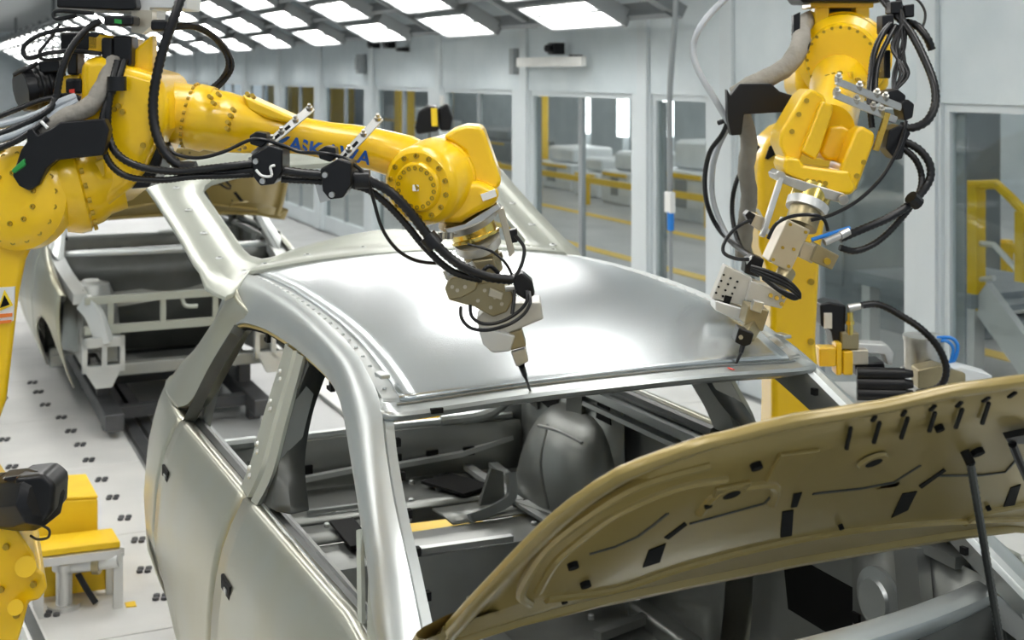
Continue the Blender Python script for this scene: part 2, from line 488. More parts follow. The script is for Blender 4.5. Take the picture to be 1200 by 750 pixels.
# ---- hanging cable with a plug in front of the partition
t = thing('hanging_cable', 'dark cable hanging from above with white plug and blue tail', 'cable', P(790, -30, x=XW - 0.35))
pth = [P(u, v, x=XW - 0.35) for u, v in [(793, -160), (792, 0), (788, 60), (785, 110), (785, 170), (785, 228)]]
MB().tube(pth, 0.022, 8).build('cable', 'machg', t)
MB().box(P(785, 237, x=XW - 0.35), (0.05, 0.09, 0.16)).build('plug', 'labelw', t, bevel=0.01)
MB().cyl(P(786, 248, x=XW - 0.35), P(786, 270, x=XW - 0.35), 0.026).build('tail', 'bluehose', t)
MB().cyl(P(786, 270, x=XW - 0.35), P(786, 330, x=XW - 0.35), 0.015).build('lower_cable', 'machg', t)

# ---- next hall: stair with yellow handrail
st = thing('access_stair', 'grey steel stair with yellow handrail behind the glass', 'stair', P(1150, 420, z=-0.02, ) if False else (XW + 1.4, 2.6, -0.02))
XS = XW + 1.5
def q(u, v, x=XS): return P(u, v, x=x)
MB().bar(q(1143, 218), q(1143, 362), 0.11, 0.09).build('rail_post', 'yellow2', st)
MB().tube([q(1112, 217), q(1143, 217), q(1168, 216), q(1186, 233), q(1230, 280)], 0.035, 8, sm=0).build('handrail', 'yellow2', st)
MB().bar(q(1199, 248), q(1199, 330), 0.08, 0.08).build('rail_post', 'yellow2', st)
MB().tube([q(1112, 281), q(1165, 287), q(1200, 325)], 0.022, 8, sm=0).build('mid_rail', 'alu', st)
MB().tube([q(1112, 330), q(1140, 328), q(1165, 326)], 0.02, 8, sm=0).build('mid_rail', 'alu', st)
MB().bar(q(1150, 345), q(1230, 455), 0.06, 0.24).build('stringer', 'alu', st)
MB().bar(q(1150, 345, XS + 0.9), q(1230, 455, XS + 0.9), 0.06, 0.24).build('stringer', 'alu', st)
a = q(1150, 345)
MB().bb((XS - 0.1, a[1], a[2] - 0.1), (XS + 1.0, a[1] + 1.3, a[2])).build('landing', 'machg', st)
for yy in (a[1] + 0.06, a[1] + 1.2):
    MB().bb((XS - 0.06, yy - 0.05, -0.02), (XS + 0.04, yy + 0.05, a[2] - 0.1)).build('leg', 'alu', st)
    MB().bb((XS + 0.9, yy - 0.05, -0.02), (XS + 1.0, yy + 0.05, a[2] - 0.1)).build('leg', 'alu', st)
b = q(1230, 455)
for k in range(5):
    p = lerp(a, b, (k + 0.7) / 5.5)
    MB().bb((XS, p[1] - 0.13, p[2] - 0.02), (XS + 0.9, p[1] + 0.13, p[2] + 0.02)).build('tread', 'machg', st)
# beyond: dark door frames and grey cabinets seen through the right-hand panes
tag(MB().bb((XW + 3.4, 3.0, -0.02), (XW + 4.2, 5.2, 3.4)).bb((XW + 3.38, 3.3, 0.3), (XW + 3.4, 4.9, 2.9)).build('control_cabinet', 'machg', bevel=0.02),
    'tall grey control cabinet behind the stair', 'cabinet')
tag(MB().bb((XW + 2.6, 5.9, -0.02), (XW + 3.3, 8.3, 2.9)).bb((XW + 2.58, 6.2, 0.3), (XW + 2.6, 7.0, 2.5)).bb((XW + 2.58, 7.2, 0.3), (XW + 2.6, 8.0, 2.5)).build('control_cabinet', 'machg', bevel=0.02),
    'long grey control cabinet behind the partition near the right robot', 'cabinet')
# vertical lamp tubes and pale machines
for i, (u, v0, v1) in enumerate([(685, 111, 156), (730, 112, 160), (782, 115, 160), (1130, 127, 225)]):
    xx = 11.5 if i < 3 else XW + 5.5
    a = P(u, v1, x=xx); b = P(u, v0, x=xx); b[0] = a[0]; b[1] = a[1]
    t = thing('lamp_tube', ['upright lamp tube behind the glass, between the yellow pillar and its twin', 'upright lamp tube behind the glass beside a partition post',
                            'upright lamp tube behind the glass of the narrow pane', 'upright lamp tube behind the glass above the stair'][i], 'lamp', (a[0], a[1], -0.02))
    rr = 0.12 if i < 3 else 0.1
    MB().cyl(a, b, rr).build('tube', 'tube', t)
    MB().bb((a[0] + 0.10, a[1] + rr, -0.02), (a[0] + 0.22, a[1] + rr + 0.1, b[2])).build('post', 'post', t)
def machine(u0, u1, v0, v1, x, label, kind='white'):
    a = P(u0, v1, x=x); b = P(u1, v1, x=x)
    zt = P((u0 + u1) / 2, v0, x=x)[2]
    ya, yb = max(a[1], b[1]), min(a[1], b[1])
    t = thing('machine', label, 'machine', (x + 0.6, (ya + yb) / 2, -0.02))
    h = zt + 0.02
    W_ = ya - yb
    mm = 'machine' if kind == 'white' else 'machg'
    MB().bb((x, yb, -0.02), (x + 1.3, ya, zt * 0.62)).build('base', mm, t, bevel=0.04)
    MB().bb((x + 0.15, yb + W_ * 0.12, zt * 0.62), (x + 1.1, ya - W_ * 0.18, zt)).build('hood_cover', mm, t, bevel=0.08)
    for k in range(3):
        y_ = lerp(yb, ya, (k + 0.5) / 3)
        MB().bb((x - 0.02, y_ - W_ * 0.12, zt * 0.15), (x + 0.0, y_ + W_ * 0.12, zt * 0.5)).build('door', 'machg' if k == 1 else mm, t, bevel=0.01)
    MB().bb((x - 0.03, yb + W_ * 0.1, zt * 0.52), (x, ya - W_ * 0.1, zt * 0.58)).build('yellow_band', 'yellow2', t)
    return t
machine(626, 668, 172, 212, 10.2, 'pale machine with yellow band behind the glass beside the yellow pillar')
machine(672, 700, 185, 216, 10.0, 'low pale machine behind the glass below the upright lamp')
machine(704, 738, 178, 222, 9.8, 'pale machine with yellow band behind the glass next to a partition post')
machine(770, 828, 165, 240, 9.5, 'tall pale machine behind the glass of the narrow pane')
machine(530, 598, 150, 190, 12.5, 'grey machine behind the glass beyond the open tailgate', 'grey')
machine(436, 500, 125, 160, 14, 'pale machine behind the glass far beyond the robot arm')
for i, (u, x, hh, r) in enumerate([(627, 10.5, 2.3, 0.22), (330, 13, 2.35, 0.5), (352, 13, 2.35, 0.5), (398, 14.5, 2.3, 0.5), (474, 12, 2.25, 0.25), (520, 11, 2.25, 0.2)]):
    p = P(u, 110, x=x)
    t = thing('yellow_column', ['slim yellow column behind the glass next to the upright lamps', 'broad yellow machine column seen far behind the glass, left of its twin', 'broad yellow machine column seen far behind the glass, right of its twin',
              'yellow machine column far behind the glass above the robot arm', 'yellow column behind the glass above the lettered arm', 'yellow column behind the glass above the open tailgate'][i], 'column', (x, p[1], -0.02))
    MB().bb((x - r, p[1] - r, 0.10), (x + r, p[1] + r, hh)).build('shaft', 'yellow2', t, bevel=0.03)
    MB().bb((x - r * 1.4, p[1] - r * 1.4, -0.02), (x + r * 1.4, p[1] + r * 1.4, 0.10)).build('foot', 'machg', t)
    MB().bb((x - r * 1.2, p[1] - r * 1.2, hh), (x + r * 1.2, p[1] + r * 1.2, hh + 0.08)).build('cap', 'machg', t)
# yellow crash barrier and pale platform in the next hall
t = thing('crash_barrier', 'low yellow crash barrier on the floor beyond the glass', 'barrier', (9.3, 16, -0.02))
for y in range(8, 25, 2): MB().bb((9.26, y - 0.05, -0.02), (9.36, y + 0.05, 0.5)).build('post', 'yellow2', t)
MB().bb((9.22, 7.5, 0.38), (9.28, 24.5, 0.48)).build('rail', 'yellow2', t)

# ================================================================== CAR BODY
def tab(t, x):
    xs = [a for a, b in t]; return float(np.interp(x, xs, [b for a, b in t]))
ZC = [(-0.08, 1.578), (-0.03, 1.592), (0.04, 1.618), (0.12, 1.642), (0.3, 1.682), (0.5, 1.700), (0.75, 1.713), (1.0, 1.717), (1.3, 1.71), (1.62, 1.69)]
def hy(x): return -0.005 - 0.055 * (1 - (x / 0.6) ** 2)          # bow of the windscreen header
def rz(x, y): return tab(ZC, y) - 0.042 * (abs(x) / 0.57) ** 2.2
PROF = [(0.30, 0.80), (0.42, 0.85), (0.60, 0.893), (0.80, 0.905), (0.95, 0.893), (1.06, 0.868), (1.13, 0.838), (1.19, 0.805)]
def bx(y, z):
    w_ = tab(PROF, z)
    if y < -0.5: w_ -= 0.10 * ((-0.5 - y) / 0.9) ** 2
    if y > 1.5: w_ -= 0.13 * ((y - 1.5) / 0.85) ** 2
    return w_
def arch(y, yc, R, zc, base=0.33):
    return max(base, zc + math.sqrt(R * R - (y - yc) ** 2)) if abs(y - yc) < R else base

car = thing('car_body', 'silver bare-metal car body under the two robots, hood and tailgate open', 'car body', (0, 0.4, 0.20))

# roof skin
xs = np.linspace(-0.57, 0.57, 25)
ys = [-1, -0.6, 0.0, 0.06, 0.13, 0.22, 0.35, 0.5, 0.65, 0.8, 1.0, 1.15, 1.3, 1.40, 1.445]
rows = []
for k, y in enumerate(ys):
    r = []
    for x in xs:
        yy = hy(x) + (0.0, 0.015, 0.03)[k] if k < 3 else y
        r.append((x, yy, rz(x, yy) + (-0.004 if k == 0 else 0)))
    rows.append(r)
MB().loft(rows).build('roof_panel', 'roof', car, solid=0.006)
# ditch channel between roof skin and side rail
for s in (-1, 1):
    path = [(s * 0.587, y, rz(0.57, y) - 0.012) for y in (0.0, 0.1, 0.25, 0.45, 0.7, 1.0, 1.3, 1.6)]
    MB().strip(path, 0.045, 0.008, (0, 0, 1)).build('roof_ditch', 'flange', car)
    dm = MB()
    for y in np.linspace(0.05, 1.5, 26):
        dm.lathe((s * 0.590, y, rz(0.57, y) - 0.009), (0, 0, 1), [(0, 0.006), (0.004, 0.004)], 8)
    dm.build('spot_welds', 'steel', car)['kind'] = 'stuff'
    # end fitting of the ditch at the header corner
    MB().box((s * 0.594, 0.055, 1.603), (0.026, 0.05, 0.010)).build('ditch_end', 'steel', car, bevel=0.003)
# header flange under the roof's front edge
xs2 = np.linspace(-0.63, 0.63, 27)
def hz(x): return rz(min(abs(x), 0.57), hy(x))
prof = [(0.012, -0.002), (-0.004, -0.012), (-0.010, -0.014), (-0.045, -0.022), (-0.052, -0.030), (-0.048, -0.040), (0.03, -0.065), (0.10, -0.05)]
MB().loft([[(x, hy(x) + a, hz(x) + b) for x in xs2] for a, b in prof]).build('windscreen_header', 'steel', car, solid=0.004)
MB().strip([(x, hy(x) - 0.006, hz(x) - 0.011) for x in xs2[1:-1]], 0.010, 0.004, (0, 0, 1)).build('header_groove', 'inner', car)
hm = MB()
for x in (-0.50,): hm.box((x, hy(x) - 0.05, hz(x) - 0.028), (0.03, 0.012, 0.012))
hm.each('header_notch', 'slot', car)

# ---- sides (both mirrored from one description)
A = [(-.805, -.62, 1.15), (-.788, -.465, 1.22), (-.759, -.33, 1.293), (-.733, -.195, 1.358), (-.70, -.016, 1.442), (-.675, .123, 1.506), (-.66, .24, 1.535), (-.656, .38, 1.552),
     (-.653, .66, 1.560), (-.655, 1.0, 1.553), (-.665, 1.25, 1.53), (-.672, 1.33, 1.51)]
B = [(-.76, -.82, 1.075), (-.72, -.57, 1.22), (-.697, -.41, 1.320), (-.677, -.27, 1.400), (-.650, -.13, 1.482), (-.622, -.01, 1.555), (-.612, .12, 1.600), (-.608, .30, 1.640),
     (-.606, .66, 1.668), (-.605, 1.05, 1.674), (-.606, 1.36, 1.664), (-.61, 1.56, 1.645)]
def side(s):
    nm = 'near' if s < 0 else 'far'
    def mx(p): return np.array([p[0] * -s, p[1], p[2]])
    # A pillar and roof rail as one bulged strip
    cols = 7
    Aa = smooth(A, 3); Bb = smooth(B, 3)
    rows = []
    for a, b in zip(Aa, Bb):
        r = []
        for k in range(cols):
            t = k / (cols - 1)
            p = a * (1 - t) + b * t
            bul = 0.019 * math.sin(math.pi * t) ** 0.8
            p = p + np.array([-0.75, 0.0, 0.65]) * bul
            r.append(mx(p))
        # return flange into the window opening and into the windscreen opening
        r = [mx(a + np.array([0.035, 0, -0.006])), mx(a + np.array([0.02, 0, -0.004]))] + r + [mx(b + np.array([0.008, 0.004, -0.012])), mx(b + np.array([0.030, 0.004, -0.014]))]
        rows.append(r)
    rail = MB().loft(rows).build('pillar_and_rail', 'steel', car, sharp=50)
    # inner side of the pillar
    rows = []
    for a, b in zip(Aa, Bb):
        rows.append([mx(b + np.array([0.030, 0.004, -0.014])), mx(b + np.array([0.035, 0.01, -0.055])), mx(a + np.array([0.075, 0, -0.03])), mx(a + np.array([0.035, 0, -0.006]))])
    MB().loft(rows).build('pillar_inner', 'inner', rail)
    hm = MB()
    for k in range(3, 16, 2):
        q_ = Bb[k] + np.array([0.038, 0.01, -0.035])
        hm.box(mx(q_), (0.012, 0.018, 0.018))
    hm.build('pillar_holes', 'slot', rail)['kind'] = 'stuff'
    # gold rim round the front window
    rim = [np.array(p) for p in A[1:9]]
    MB().tube([mx(p + np.array([0.012, 0, -0.006])) for p in rim], 0.007, 6, 3).build('window_rim', 'goldrim', rail)
    MB().tube([mx(p + np.array([0.022, 0.004, -0.016])) for p in rim], 0.008, 6, 3).build('window_seal', 'slot', rail)
    MB().tube([mx(np.array(p) + np.array([0.012, 0, -0.008])) for p in A[8:12]], 0.008, 6, 3).build('window_rim', 'goldrim', rail)
    MB().tube([mx(np.array(p) + np.array([0.022, 0, -0.018])) for p in A[8:12]], 0.008, 6, 3).build('window_seal', 'slot', rail)
    cl = MB()
    for y in (1.02, 0.33):
        cl.box(mx((-.640, y, 1.535)), (0.012, 0.02, 0.035)).box(mx((-.640, y + 0.012, 1.512)), (0.012, 0.04, 0.01))
    cl.each('trim_clip', 'slot', rail)
    # B pillar
    F_ = [(-.806, .475, 1.185), (-.77, .455, 1.268), (-.722, .502, 1.386), (-.668, .545, 1.524), (-.656, .56, 1.556)]
    G_ = [(-.806, .655, 1.185), (-.772, .665, 1.262), (-.735, .705, 1.35), (-.668, .74, 1.52), (-.656, .75, 1.556)]
    rows = []
    for a, b in zip(smooth(F_, 4), smooth(G_, 4)):
        a, b = np.array(a), np.array(b); m_ = a * .5 + b * .5
        rows.append([mx(a + (0.012, 0.006, 0)), mx(a), mx(lerp(a, b, .28) + (-.004, 0, 0)), mx(lerp(a, b, .32) + (0.016, 0, 0)), mx(lerp(a, b, .40) + (0.016, 0, 0)),
                     mx(lerp(a, b, .44) + (-.006, 0, 0)), mx(b + (-.002, 0, 0)), mx(b + (0.014, -.004, 0))])
    bp = MB().loft(rows, close=True).build('center_pillar', 'tail', car)
    hm = MB()
    for t in (0.12, 0.3, 0.62, 0.85):
        p = lerp(np.array(F_[0]), np.array(F_[3]), t) * .3 + lerp(np.array(G_[0]), np.array(G_[3]), t) * .7
        for dz in (0, 0.022): hm.lathe(mx(p + (-.004, 0, dz)), (s, 0, .35), [(0, .009), (.006, .006)], 8)
    hm.build('pillar_rivets', 'flange', bp)['kind'] = 'stuff'
    rows = []
    for a, b in zip(smooth(F_, 4), smooth(G_, 4)):
        rows.append([mx(a + (0.013, 0.006, 0)), mx(a + (0.07, .03, 0)), mx(b + (0.07, -.03, 0)), mx(b + (0.014, -.004, 0))])
    MB().loft(rows).build('pillar_inner', 'inner', bp)
    # dark inner frame beside the B pillar (front window channel)
    GH = ((1, 0, -.4), -.66 - .4 * 1.54); GI = ((1, 0, -.4), -.66 - .4 * 1.54 + .035)
    lf = smooth([P(u, v, pl=GH) for u, v in ((357, 424), (348, 448), (333, 490), (316, 556), (306, 592))], 4)
    rt = smooth([P(u, v, pl=GI) for u, v in ((368, 430), (360, 448), (346, 490), (337, 545), (341, 602))], 4)
    md = [(a + b) / 2 + np.array((-.004, -.012, 0)) for a, b in zip(lf, rt)]
    MB().loft([[mx(a + (.01, 0, 0)), mx(m_), mx(b), mx(b + (.05, .01, 0))] for a, m_, b in zip(lf, md, rt)]).build('window_channel', 'innerd', bp, solid=.004, soff=0)
    ch2 = [(-.79, 1.50, 1.17), (-.735, 1.37, 1.36), (-.68, 1.27, 1.50)]
    MB().strip(smooth([mx(p) for p in ch2], 4), 0.045, 0.04, (s, 0.6, 0)).build('window_channel', 'innerd', bp)
    # C pillar
    W_ = [(-.655, 1.16, 1.56), (-.672, 1.34, 1.51), (-.70, 1.39, 1.44), (-.73, 1.43, 1.365), (-.765, 1.475, 1.28), (-.79, 1.535, 1.216), (-.808, 1.66, 1.175)]
    R_ = [(-.61, 1.56, 1.645), (-.655, 1.60, 1.53), (-.675, 1.76, 1.42), (-.695, 1.93, 1.315), (-.715, 2.08, 1.24), (-.735, 2.15, 1.18), (-.742, 2.19, 1.165)]
    rows = []
    for a, b in zip(smooth(W_, 3), smooth(R_, 3)):
        r = [mx(a + (0.06, 0, -.02)), mx(a + (0.01, 0, -.006))]
        for k in range(7):
            t = k / 6
            r.append(mx(a * (1 - t) + b * t + np.array([-1, .0, .3]) * 0.028 * math.sin(math.pi * t)))
        r += [mx(b + (0.07, 0.01, -.02))]
        rows.append(r)
    MB().loft(rows).build('rear_pillar', 'door', car, solid=0.004)
    # lower body skins
    def skin(name, y0, y1, ztop, zbot, m_, ny=14, nz=14, ye=None):
        rows = []
        for i in range(nz):
            t = i / (nz - 1); r = []
            for k in range(ny):
                yn = lerp(y0, y1, k / (ny - 1))
                z = lerp(zbot(yn), ztop(yn), t)
                y = lerp(y0, ye(z), k / (ny - 1)) if ye else yn
                x = bx(y, z)
                r.append((s * x, y, z))
            rows.append(r)
        # return edge at the top
        top = rows[-1]
        rows.append([(p[0] - s * 0.012, p[1], p[2] + 0.006) for p in top])
        rows.append([(p[0] - s * 0.035, p[1], p[2] - 0.002) for p in top])
        return MB().loft(rows).build(name, m_, car, sharp=50, solid=0.012, soff=0)
    zt = lambda y: tab([(-.6, 1.165), (-.33, 1.188), (.55, 1.172), (1.7, 1.158)], y)
    d1 = skin('front_door', -0.60, 0.5755, zt, lambda y: 0.33, 'door')
    d2 = skin('rear_door', 0.5770, 1.503, zt, lambda y: arch(y, 1.58, .48, .26), 'door')
    skin('front_fender', -1.38, -0.61, lambda y: tab([(-1.38, .92), (-1.0, 1.05), (-.6, 1.15)], y), lambda y: arch(y, -1.0, .37, .36), 'door')
    skin('rear_quarter', 1.506, 2.05, lambda y: 1.16, lambda y: arch(y, 1.58, .48, .26), 'door', ye=lambda z: tab([(.5, 2.06), (.70, 2.08), (.88, 2.14), (.94, 2.36), (1.04, 2.36), (1.11, 2.29), (1.165, 2.19)], z))
    # pull-handle recesses
    for dr, (y, z) in ((d1, (.46, .985)), (d2, (1.43, 1.015))):
        x = bx(y, z) * s
        m_ = MB()
        m_.box((x + s * 0.0035, y, z), (0.012, 0.105, 0.040))
        m_.build('handle_recess', 'slot', dr, bevel=0.004)
        MB().box((x + s * 0.010, y - .012, z - .004), (0.006, 0.03, 0.012)).build('handle_bracket', 'steel', dr)
    # dark belt channel and pale belt flange inside the openings
    MB().tube([(s * (bx(y, 1.17) - 0.055), y, zt(y) - 0.012) for y in np.linspace(-.42, .46, 8)], 0.021, 8, 0).build('belt_channel', 'innerd', d1)
    MB().tube([(s * (bx(y, 1.17) - 0.055), y, zt(y) - 0.012) for y in np.linspace(.66, 1.58, 8)], 0.021, 8, 0).build('belt_channel', 'innerd', d2)
    MB().tube([(s * (bx(y, 1.17) - 0.028), y, zt(y) + 0.004) for y in np.linspace(-.56, .55, 8)], 0.006, 6, 0).build('belt_flange', 'flange', d1)
    # mirror corner: small triangular sail with a divider bar
    p0 = mx((-.795, -.44, 1.18)); p1 = mx((-.795, -.60, 1.18)); p2 = mx((-.762, -.35, 1.285))
    MB().prism([p0, p1, p2], (s * -0.012, 0, 0)).build('mirror_sail', 'tail', d1)
    MB().tube([mx((-.785, -.375, 1.185)), mx((-.745, -.24, 1.335))], 0.010, 6, 0).build('divider_bar', 'tail', d1)
    # inner door panels with dark access openings
    for nm2, par, ya, yb in (('door_inner', d1, -.52, .50), ('door_inner', d2, .66, 1.46)):
        rows = []
        for z in (0.42, 0.6, 0.8, 0.95, 1.05, 1.12):
            rows.append([(s * (bx(y, z) - 0.075 - (0.02 if 0.5 < z < 1.0 else 0)), y, z) for y in np.linspace(ya, yb, 8)])
        di = MB().loft(rows).build(nm2, 'inner', par, solid=0.006, soff=0)
    hm = MB()
    for ya, yb in ((-.35, .30), (.76, 1.30)):
        xx = s * (bx(0.2, .8) - 0.104)
        hm.prism([(xx, ya, .60), (xx, yb, .62), (xx, yb + .05, .90), (xx, yb - .08, 1.0), (xx, ya + .1, .98), (xx, ya - .04, .86)], (s * 0.004, 0, 0))
    hm.each('access_hole', 'slot', d2)
    MB().strip([(s * 0.735, y, zt(y) - .045) for y in (-.5, 0, .5)], .05, .03, (0, 0, 1)).build('belt_rail', 'inner', d1)
    MB().strip([(s * 0.735, y, zt(y) - .045) for y in (.68, 1.1, 1.55)], .05, .03, (0, 0, 1)).build('belt_rail', 'steel', d2)
    MB().strip([(s * 0.745, y, zt(y) - .10) for y in (.68, 1.1, 1.55)], .04, .018, (0, 0, 1)).build('belt_rail', 'flange', d2)
    # rocker, inner side, wheelhouse
    MB().bb((s * 0.70, -.6, .30), (s * 0.80, 1.15, .44)).build('rocker', 'inner', car, bevel=.02)
    rows = []
    for i in range(9):
        la = math.pi / 2 * i / 8; r = []
        for k in range(17):
            lo = math.pi * k / 16
            # half dome opening outwards
            r.append((s * (0.80 - 0.27 * math.cos(la) * math.sin(lo) ** .6 * 1.0 - 0.02 * math.sin(la)) if True else 0, 1.62 - 0.36 * math.cos(lo) * math.cos(la) ** .55, 0.47 + 0.55 * math.sin(la) ** .9))
        rows.append(r)
    wh = MB().loft(rows).build('wheelhouse', 'inner', car, solid=.006, soff=0)
    MB().tube([(s * .60, 1.30, .98), (s * .56, 1.42, 1.0), (s * .54, 1.55, .99)], .007, 6).build('sealant_bead', 'flange', wh)
    MB().strip([(s * .60, 1.26, .66), (s * .52, 1.30, .67), (s * .50, 1.60, .67), (s * .53, 1.90, .67)], .03, .015, (0, 0, 1)).build('wheelhouse_flange', 'flange', wh)
    MB().tube([(s * .535, 1.45, .70), (s * .525, 1.50, .86), (s * .58, 1.55, .99)], .006, 6).build('sealant_bead', 'inner', wh)
    # strengthening struts on the inner rear side
    for (ya, yb, xa) in ((1.62, 1.52, .68), (2.02, 1.86, .64)):
        MB().strip(smooth([(s * .74, ya, .95), (s * (xa + .03), (ya + yb) / 2, 1.2), (s * (xa - .06), yb, 1.52)], 4), .10, .03, (s, .2, 0)).build('inner_strut', 'inner', car)
    MB().loft([[(s * .75, y, z) for y in (1.25, 1.5, 1.8, 2.05, 2.2)] for z in (.5, .8, 1.15)]).build('inner_quarter', 'inner', car, solid=.006, soff=0)
    hm = MB()
    hm.prism([(s * .745, 1.80, .95), (s * .745, 2.02, .98), (s * .745, 1.98, 1.12), (s * .745, 1.76, 1.12)], (s * -.004, 0, 0))
    hm.prism([(s * .745, 1.34, 1.02), (s * .745, 1.46, 1.02), (s * .745, 1.44, 1.12), (s * .745, 1.36, 1.12)], (s * -.004, 0, 0))
    hm.each('quarter_opening', 'slot', car)
    # tail lamp pocket
    tl = MB().loft([[(s * (.80 - .10 * t), 2.05 + .22 * t, z) for t in (0, .33, .66, 1)] for z in (.72, .84, .95)]).build('lamp_pocket', 'innerd', car, solid=.01, soff=0)
    MB().box((s * .80, 2.10, .86), (.03, .07, .14)).build('protective_tape', 'yellow2', tl, bevel=.01)
    MB().box((s * .79, 2.10, .74), (.03, .08, .10)).build('lamp_plug', 'slot', tl, bevel=.01)
    # engine bay: upper rail, strut tower, front rail, crash can
    MB().strip(smooth([(s * .76, -.60, 1.07), (s * .74, -1.0, 1.0), (s * .68, -1.42, .90)], 4), .09, .07, (0, 0, 1)).build('upper_rail', 'flange', car)
    tw = MB().lathe((s * .56, -.92, .50), (0, 0, 1), [(0, .20), (.30, .17), (.42, .12), (.44, .05)], 20).build('strut_tower', 'inner', car)
    MB().lathe((s * .56, -.92, .935), (0, 0, 1), [(0, .06), (.012, .05)], 16).build('tower_cap', 'flange', tw)
    MB().strip([(s * .48, -.55, .46), (s * .48, -1.0, .52), (s * .50, -1.42, .55)], .10, .13, (0, 0, 1)).build('front_rail', 'inner', car)
    MB().strip(smooth([(s * .66, -1.40, .88), (s * .60, -1.47, .80), (s * .54, -1.50, .62)], 4), .11, .05, (s, -1, .2)).build('rail_support', 'flange', car)
    cc = MB()
    cc.bb((s * .42, -1.52, .60), (s * .68, -1.47, .66)).bb((s * .42, -1.52, .44), (s * .68, -1.47, .48))
    for xx in (.42, .53, .65): cc.bb((s * xx, -1.52, .44), (s * (xx + .03), -1.47, .66))
    cc.prism([(s * .45, -1.515, .44), (s * .66, -1.515, .44), (s * .60, -1.515, .34), (s * .50, -1.515, .34)], (0, .04, 0))
    cc.build('crash_plate', 'flange', car)
    MB().loft([[(s * .66, y, z) for y in (-.58, -.8, -1.0, -1.2, -1.38)] for z in (.45, .7, .95)]).build('inner_fender', 'inner', car, solid=.006, soff=0)
side(-1); side(1)

# ---- floor, tunnel, rear panel
zf = [(-.62, .38), (1.24, .38), (1.34, .64), (2.28, .64)]
def pan(x0, x1, y0, y1):
    ny = max(2, int((y1 - y0) / .08)); nx = max(2, int((x1 - x0) / .1))
    rows = []
    for j in range(ny + 1):
        y = lerp(y0, y1, j / ny)
        rows.append([(x, y, tab(zf, y) + (0.010 if (j % 4) < 2 else 0)) for x in np.linspace(x0, x1, nx + 1)])
    return MB().loft(rows).build('floor_pan', 'inner', car, solid=.008, soff=0)
pan(-.78, .78, -.62, 1.58); pan(-.78, -.03, 1.58, 1.80); pan(.20, .78, 1.58, 1.80); pan(-.78, .78, 1.80, 2.28)
MB().loft([[(x, y, z) for y in (-.6, .4, 1.0)] for x, z in ((-.16, .38), (-.13, .50), (0, .55), (.13, .50), (.16, .38))]).build('tunnel', 'inner', car)
rp = MB().loft([[(x, 2.30 - .05 * (x / .7) ** 2 + dy, z) for x in np.linspace(-.74, .74, 15)] for z, dy in ((.42, 0), (.55, .01), (.72, .02), (.80, 0), (.84, -.03), (.845, -.09), (.80, -.11), (.60, -.11))]).build('rear_panel', 'inner', car, solid=.006, soff=0)
MB().tube([(x, 2.25 - .05 * (x / .7) ** 2, .855) for x in np.linspace(-.72, .72, 13)], .018, 8, 0).build('rear_sill_edge', 'steel', rp)
hm = MB()
for x in (-.5, -.36, -.2, .04, .18, .34, .5): hm.box((x, 2.178 - .05 * (x / .7) ** 2, .74), (.05, .012, .035))
hm.each('panel_hole', 'slot', rp)
def fbar(name, pts, w_=.04, h_=.02, m_='flange', z=.67):
    MB().strip([P(u, v, z=z) for u, v in pts], w_, h_, (0, 0, 1)).build(name, m_, car)
MB().strip([P(u, v, y=2.15) for u, v in ((440, 550), (540, 532), (600, 512))], .03, .02, (0, 0, 1)).build('panel_flange', 'flange', car)
fbar('cross_member', [(545, 545), (608, 588)], .04, .02)
fbar('cross_member', [(562, 532), (600, 562)], .04, .02)
fbar('cross_member', [(612, 590), (700, 620)], .05, .02)
fbar('cross_member', [(440, 652), (600, 630)], .03, .02, z=.66)
MB().strip([P(u, v, y=2.15) for u, v in ((350, 563), (440, 545))], .03, .02, (0, 0, 1)).build('panel_flange', 'flange', car)
fbar('cross_member', [(360, 600), (440, 590), (480, 610)], .02, .015, m_='steel')
fbar('seat_bracket', [(510, 560), (560, 575)], .16, .012, m_='slot')
fbar('seat_bracket', [(455, 690), (550, 680)], .10, .012, m_='slot', z=.42)
fbar('seat_bracket', [(400, 610), (425, 640)], .09, .012, m_='slot')
# seat pedestal bracket
c = P(588, 600, z=.66)
MB().strip(smooth([c + (-.14, -.02, .0), c + (-.02, .0, .02), c + (.05, .02, .05), c + (.06, .05, .13)], 4), .035, .03, (0, -1, 0.3)).build('hinge_arm', 'steel', car)
MB().prism([c + (-.05, .1, 0), c + (.06, .1, 0), c + (.05, .1, .12), c + (.0, .1, .14)], (0, .02, 0)).build('hinge_plate', 'inner', car)
hm = MB()
rr = random.Random(5)
for k in range(34):
    p = (rr.uniform(-.6, .6), rr.uniform(1.15, 2.15), 0)
    if -.1 < p[0] < .25 and 1.5 < p[1] < 1.85: continue
    hm.lathe((p[0], p[1], tab(zf, p[1])), (0, 0, 1), [(0, .012), (.02, .012), (.024, .006)], 8)
hm.build('weld_studs', 'flange', car)['kind'] = 'stuff'

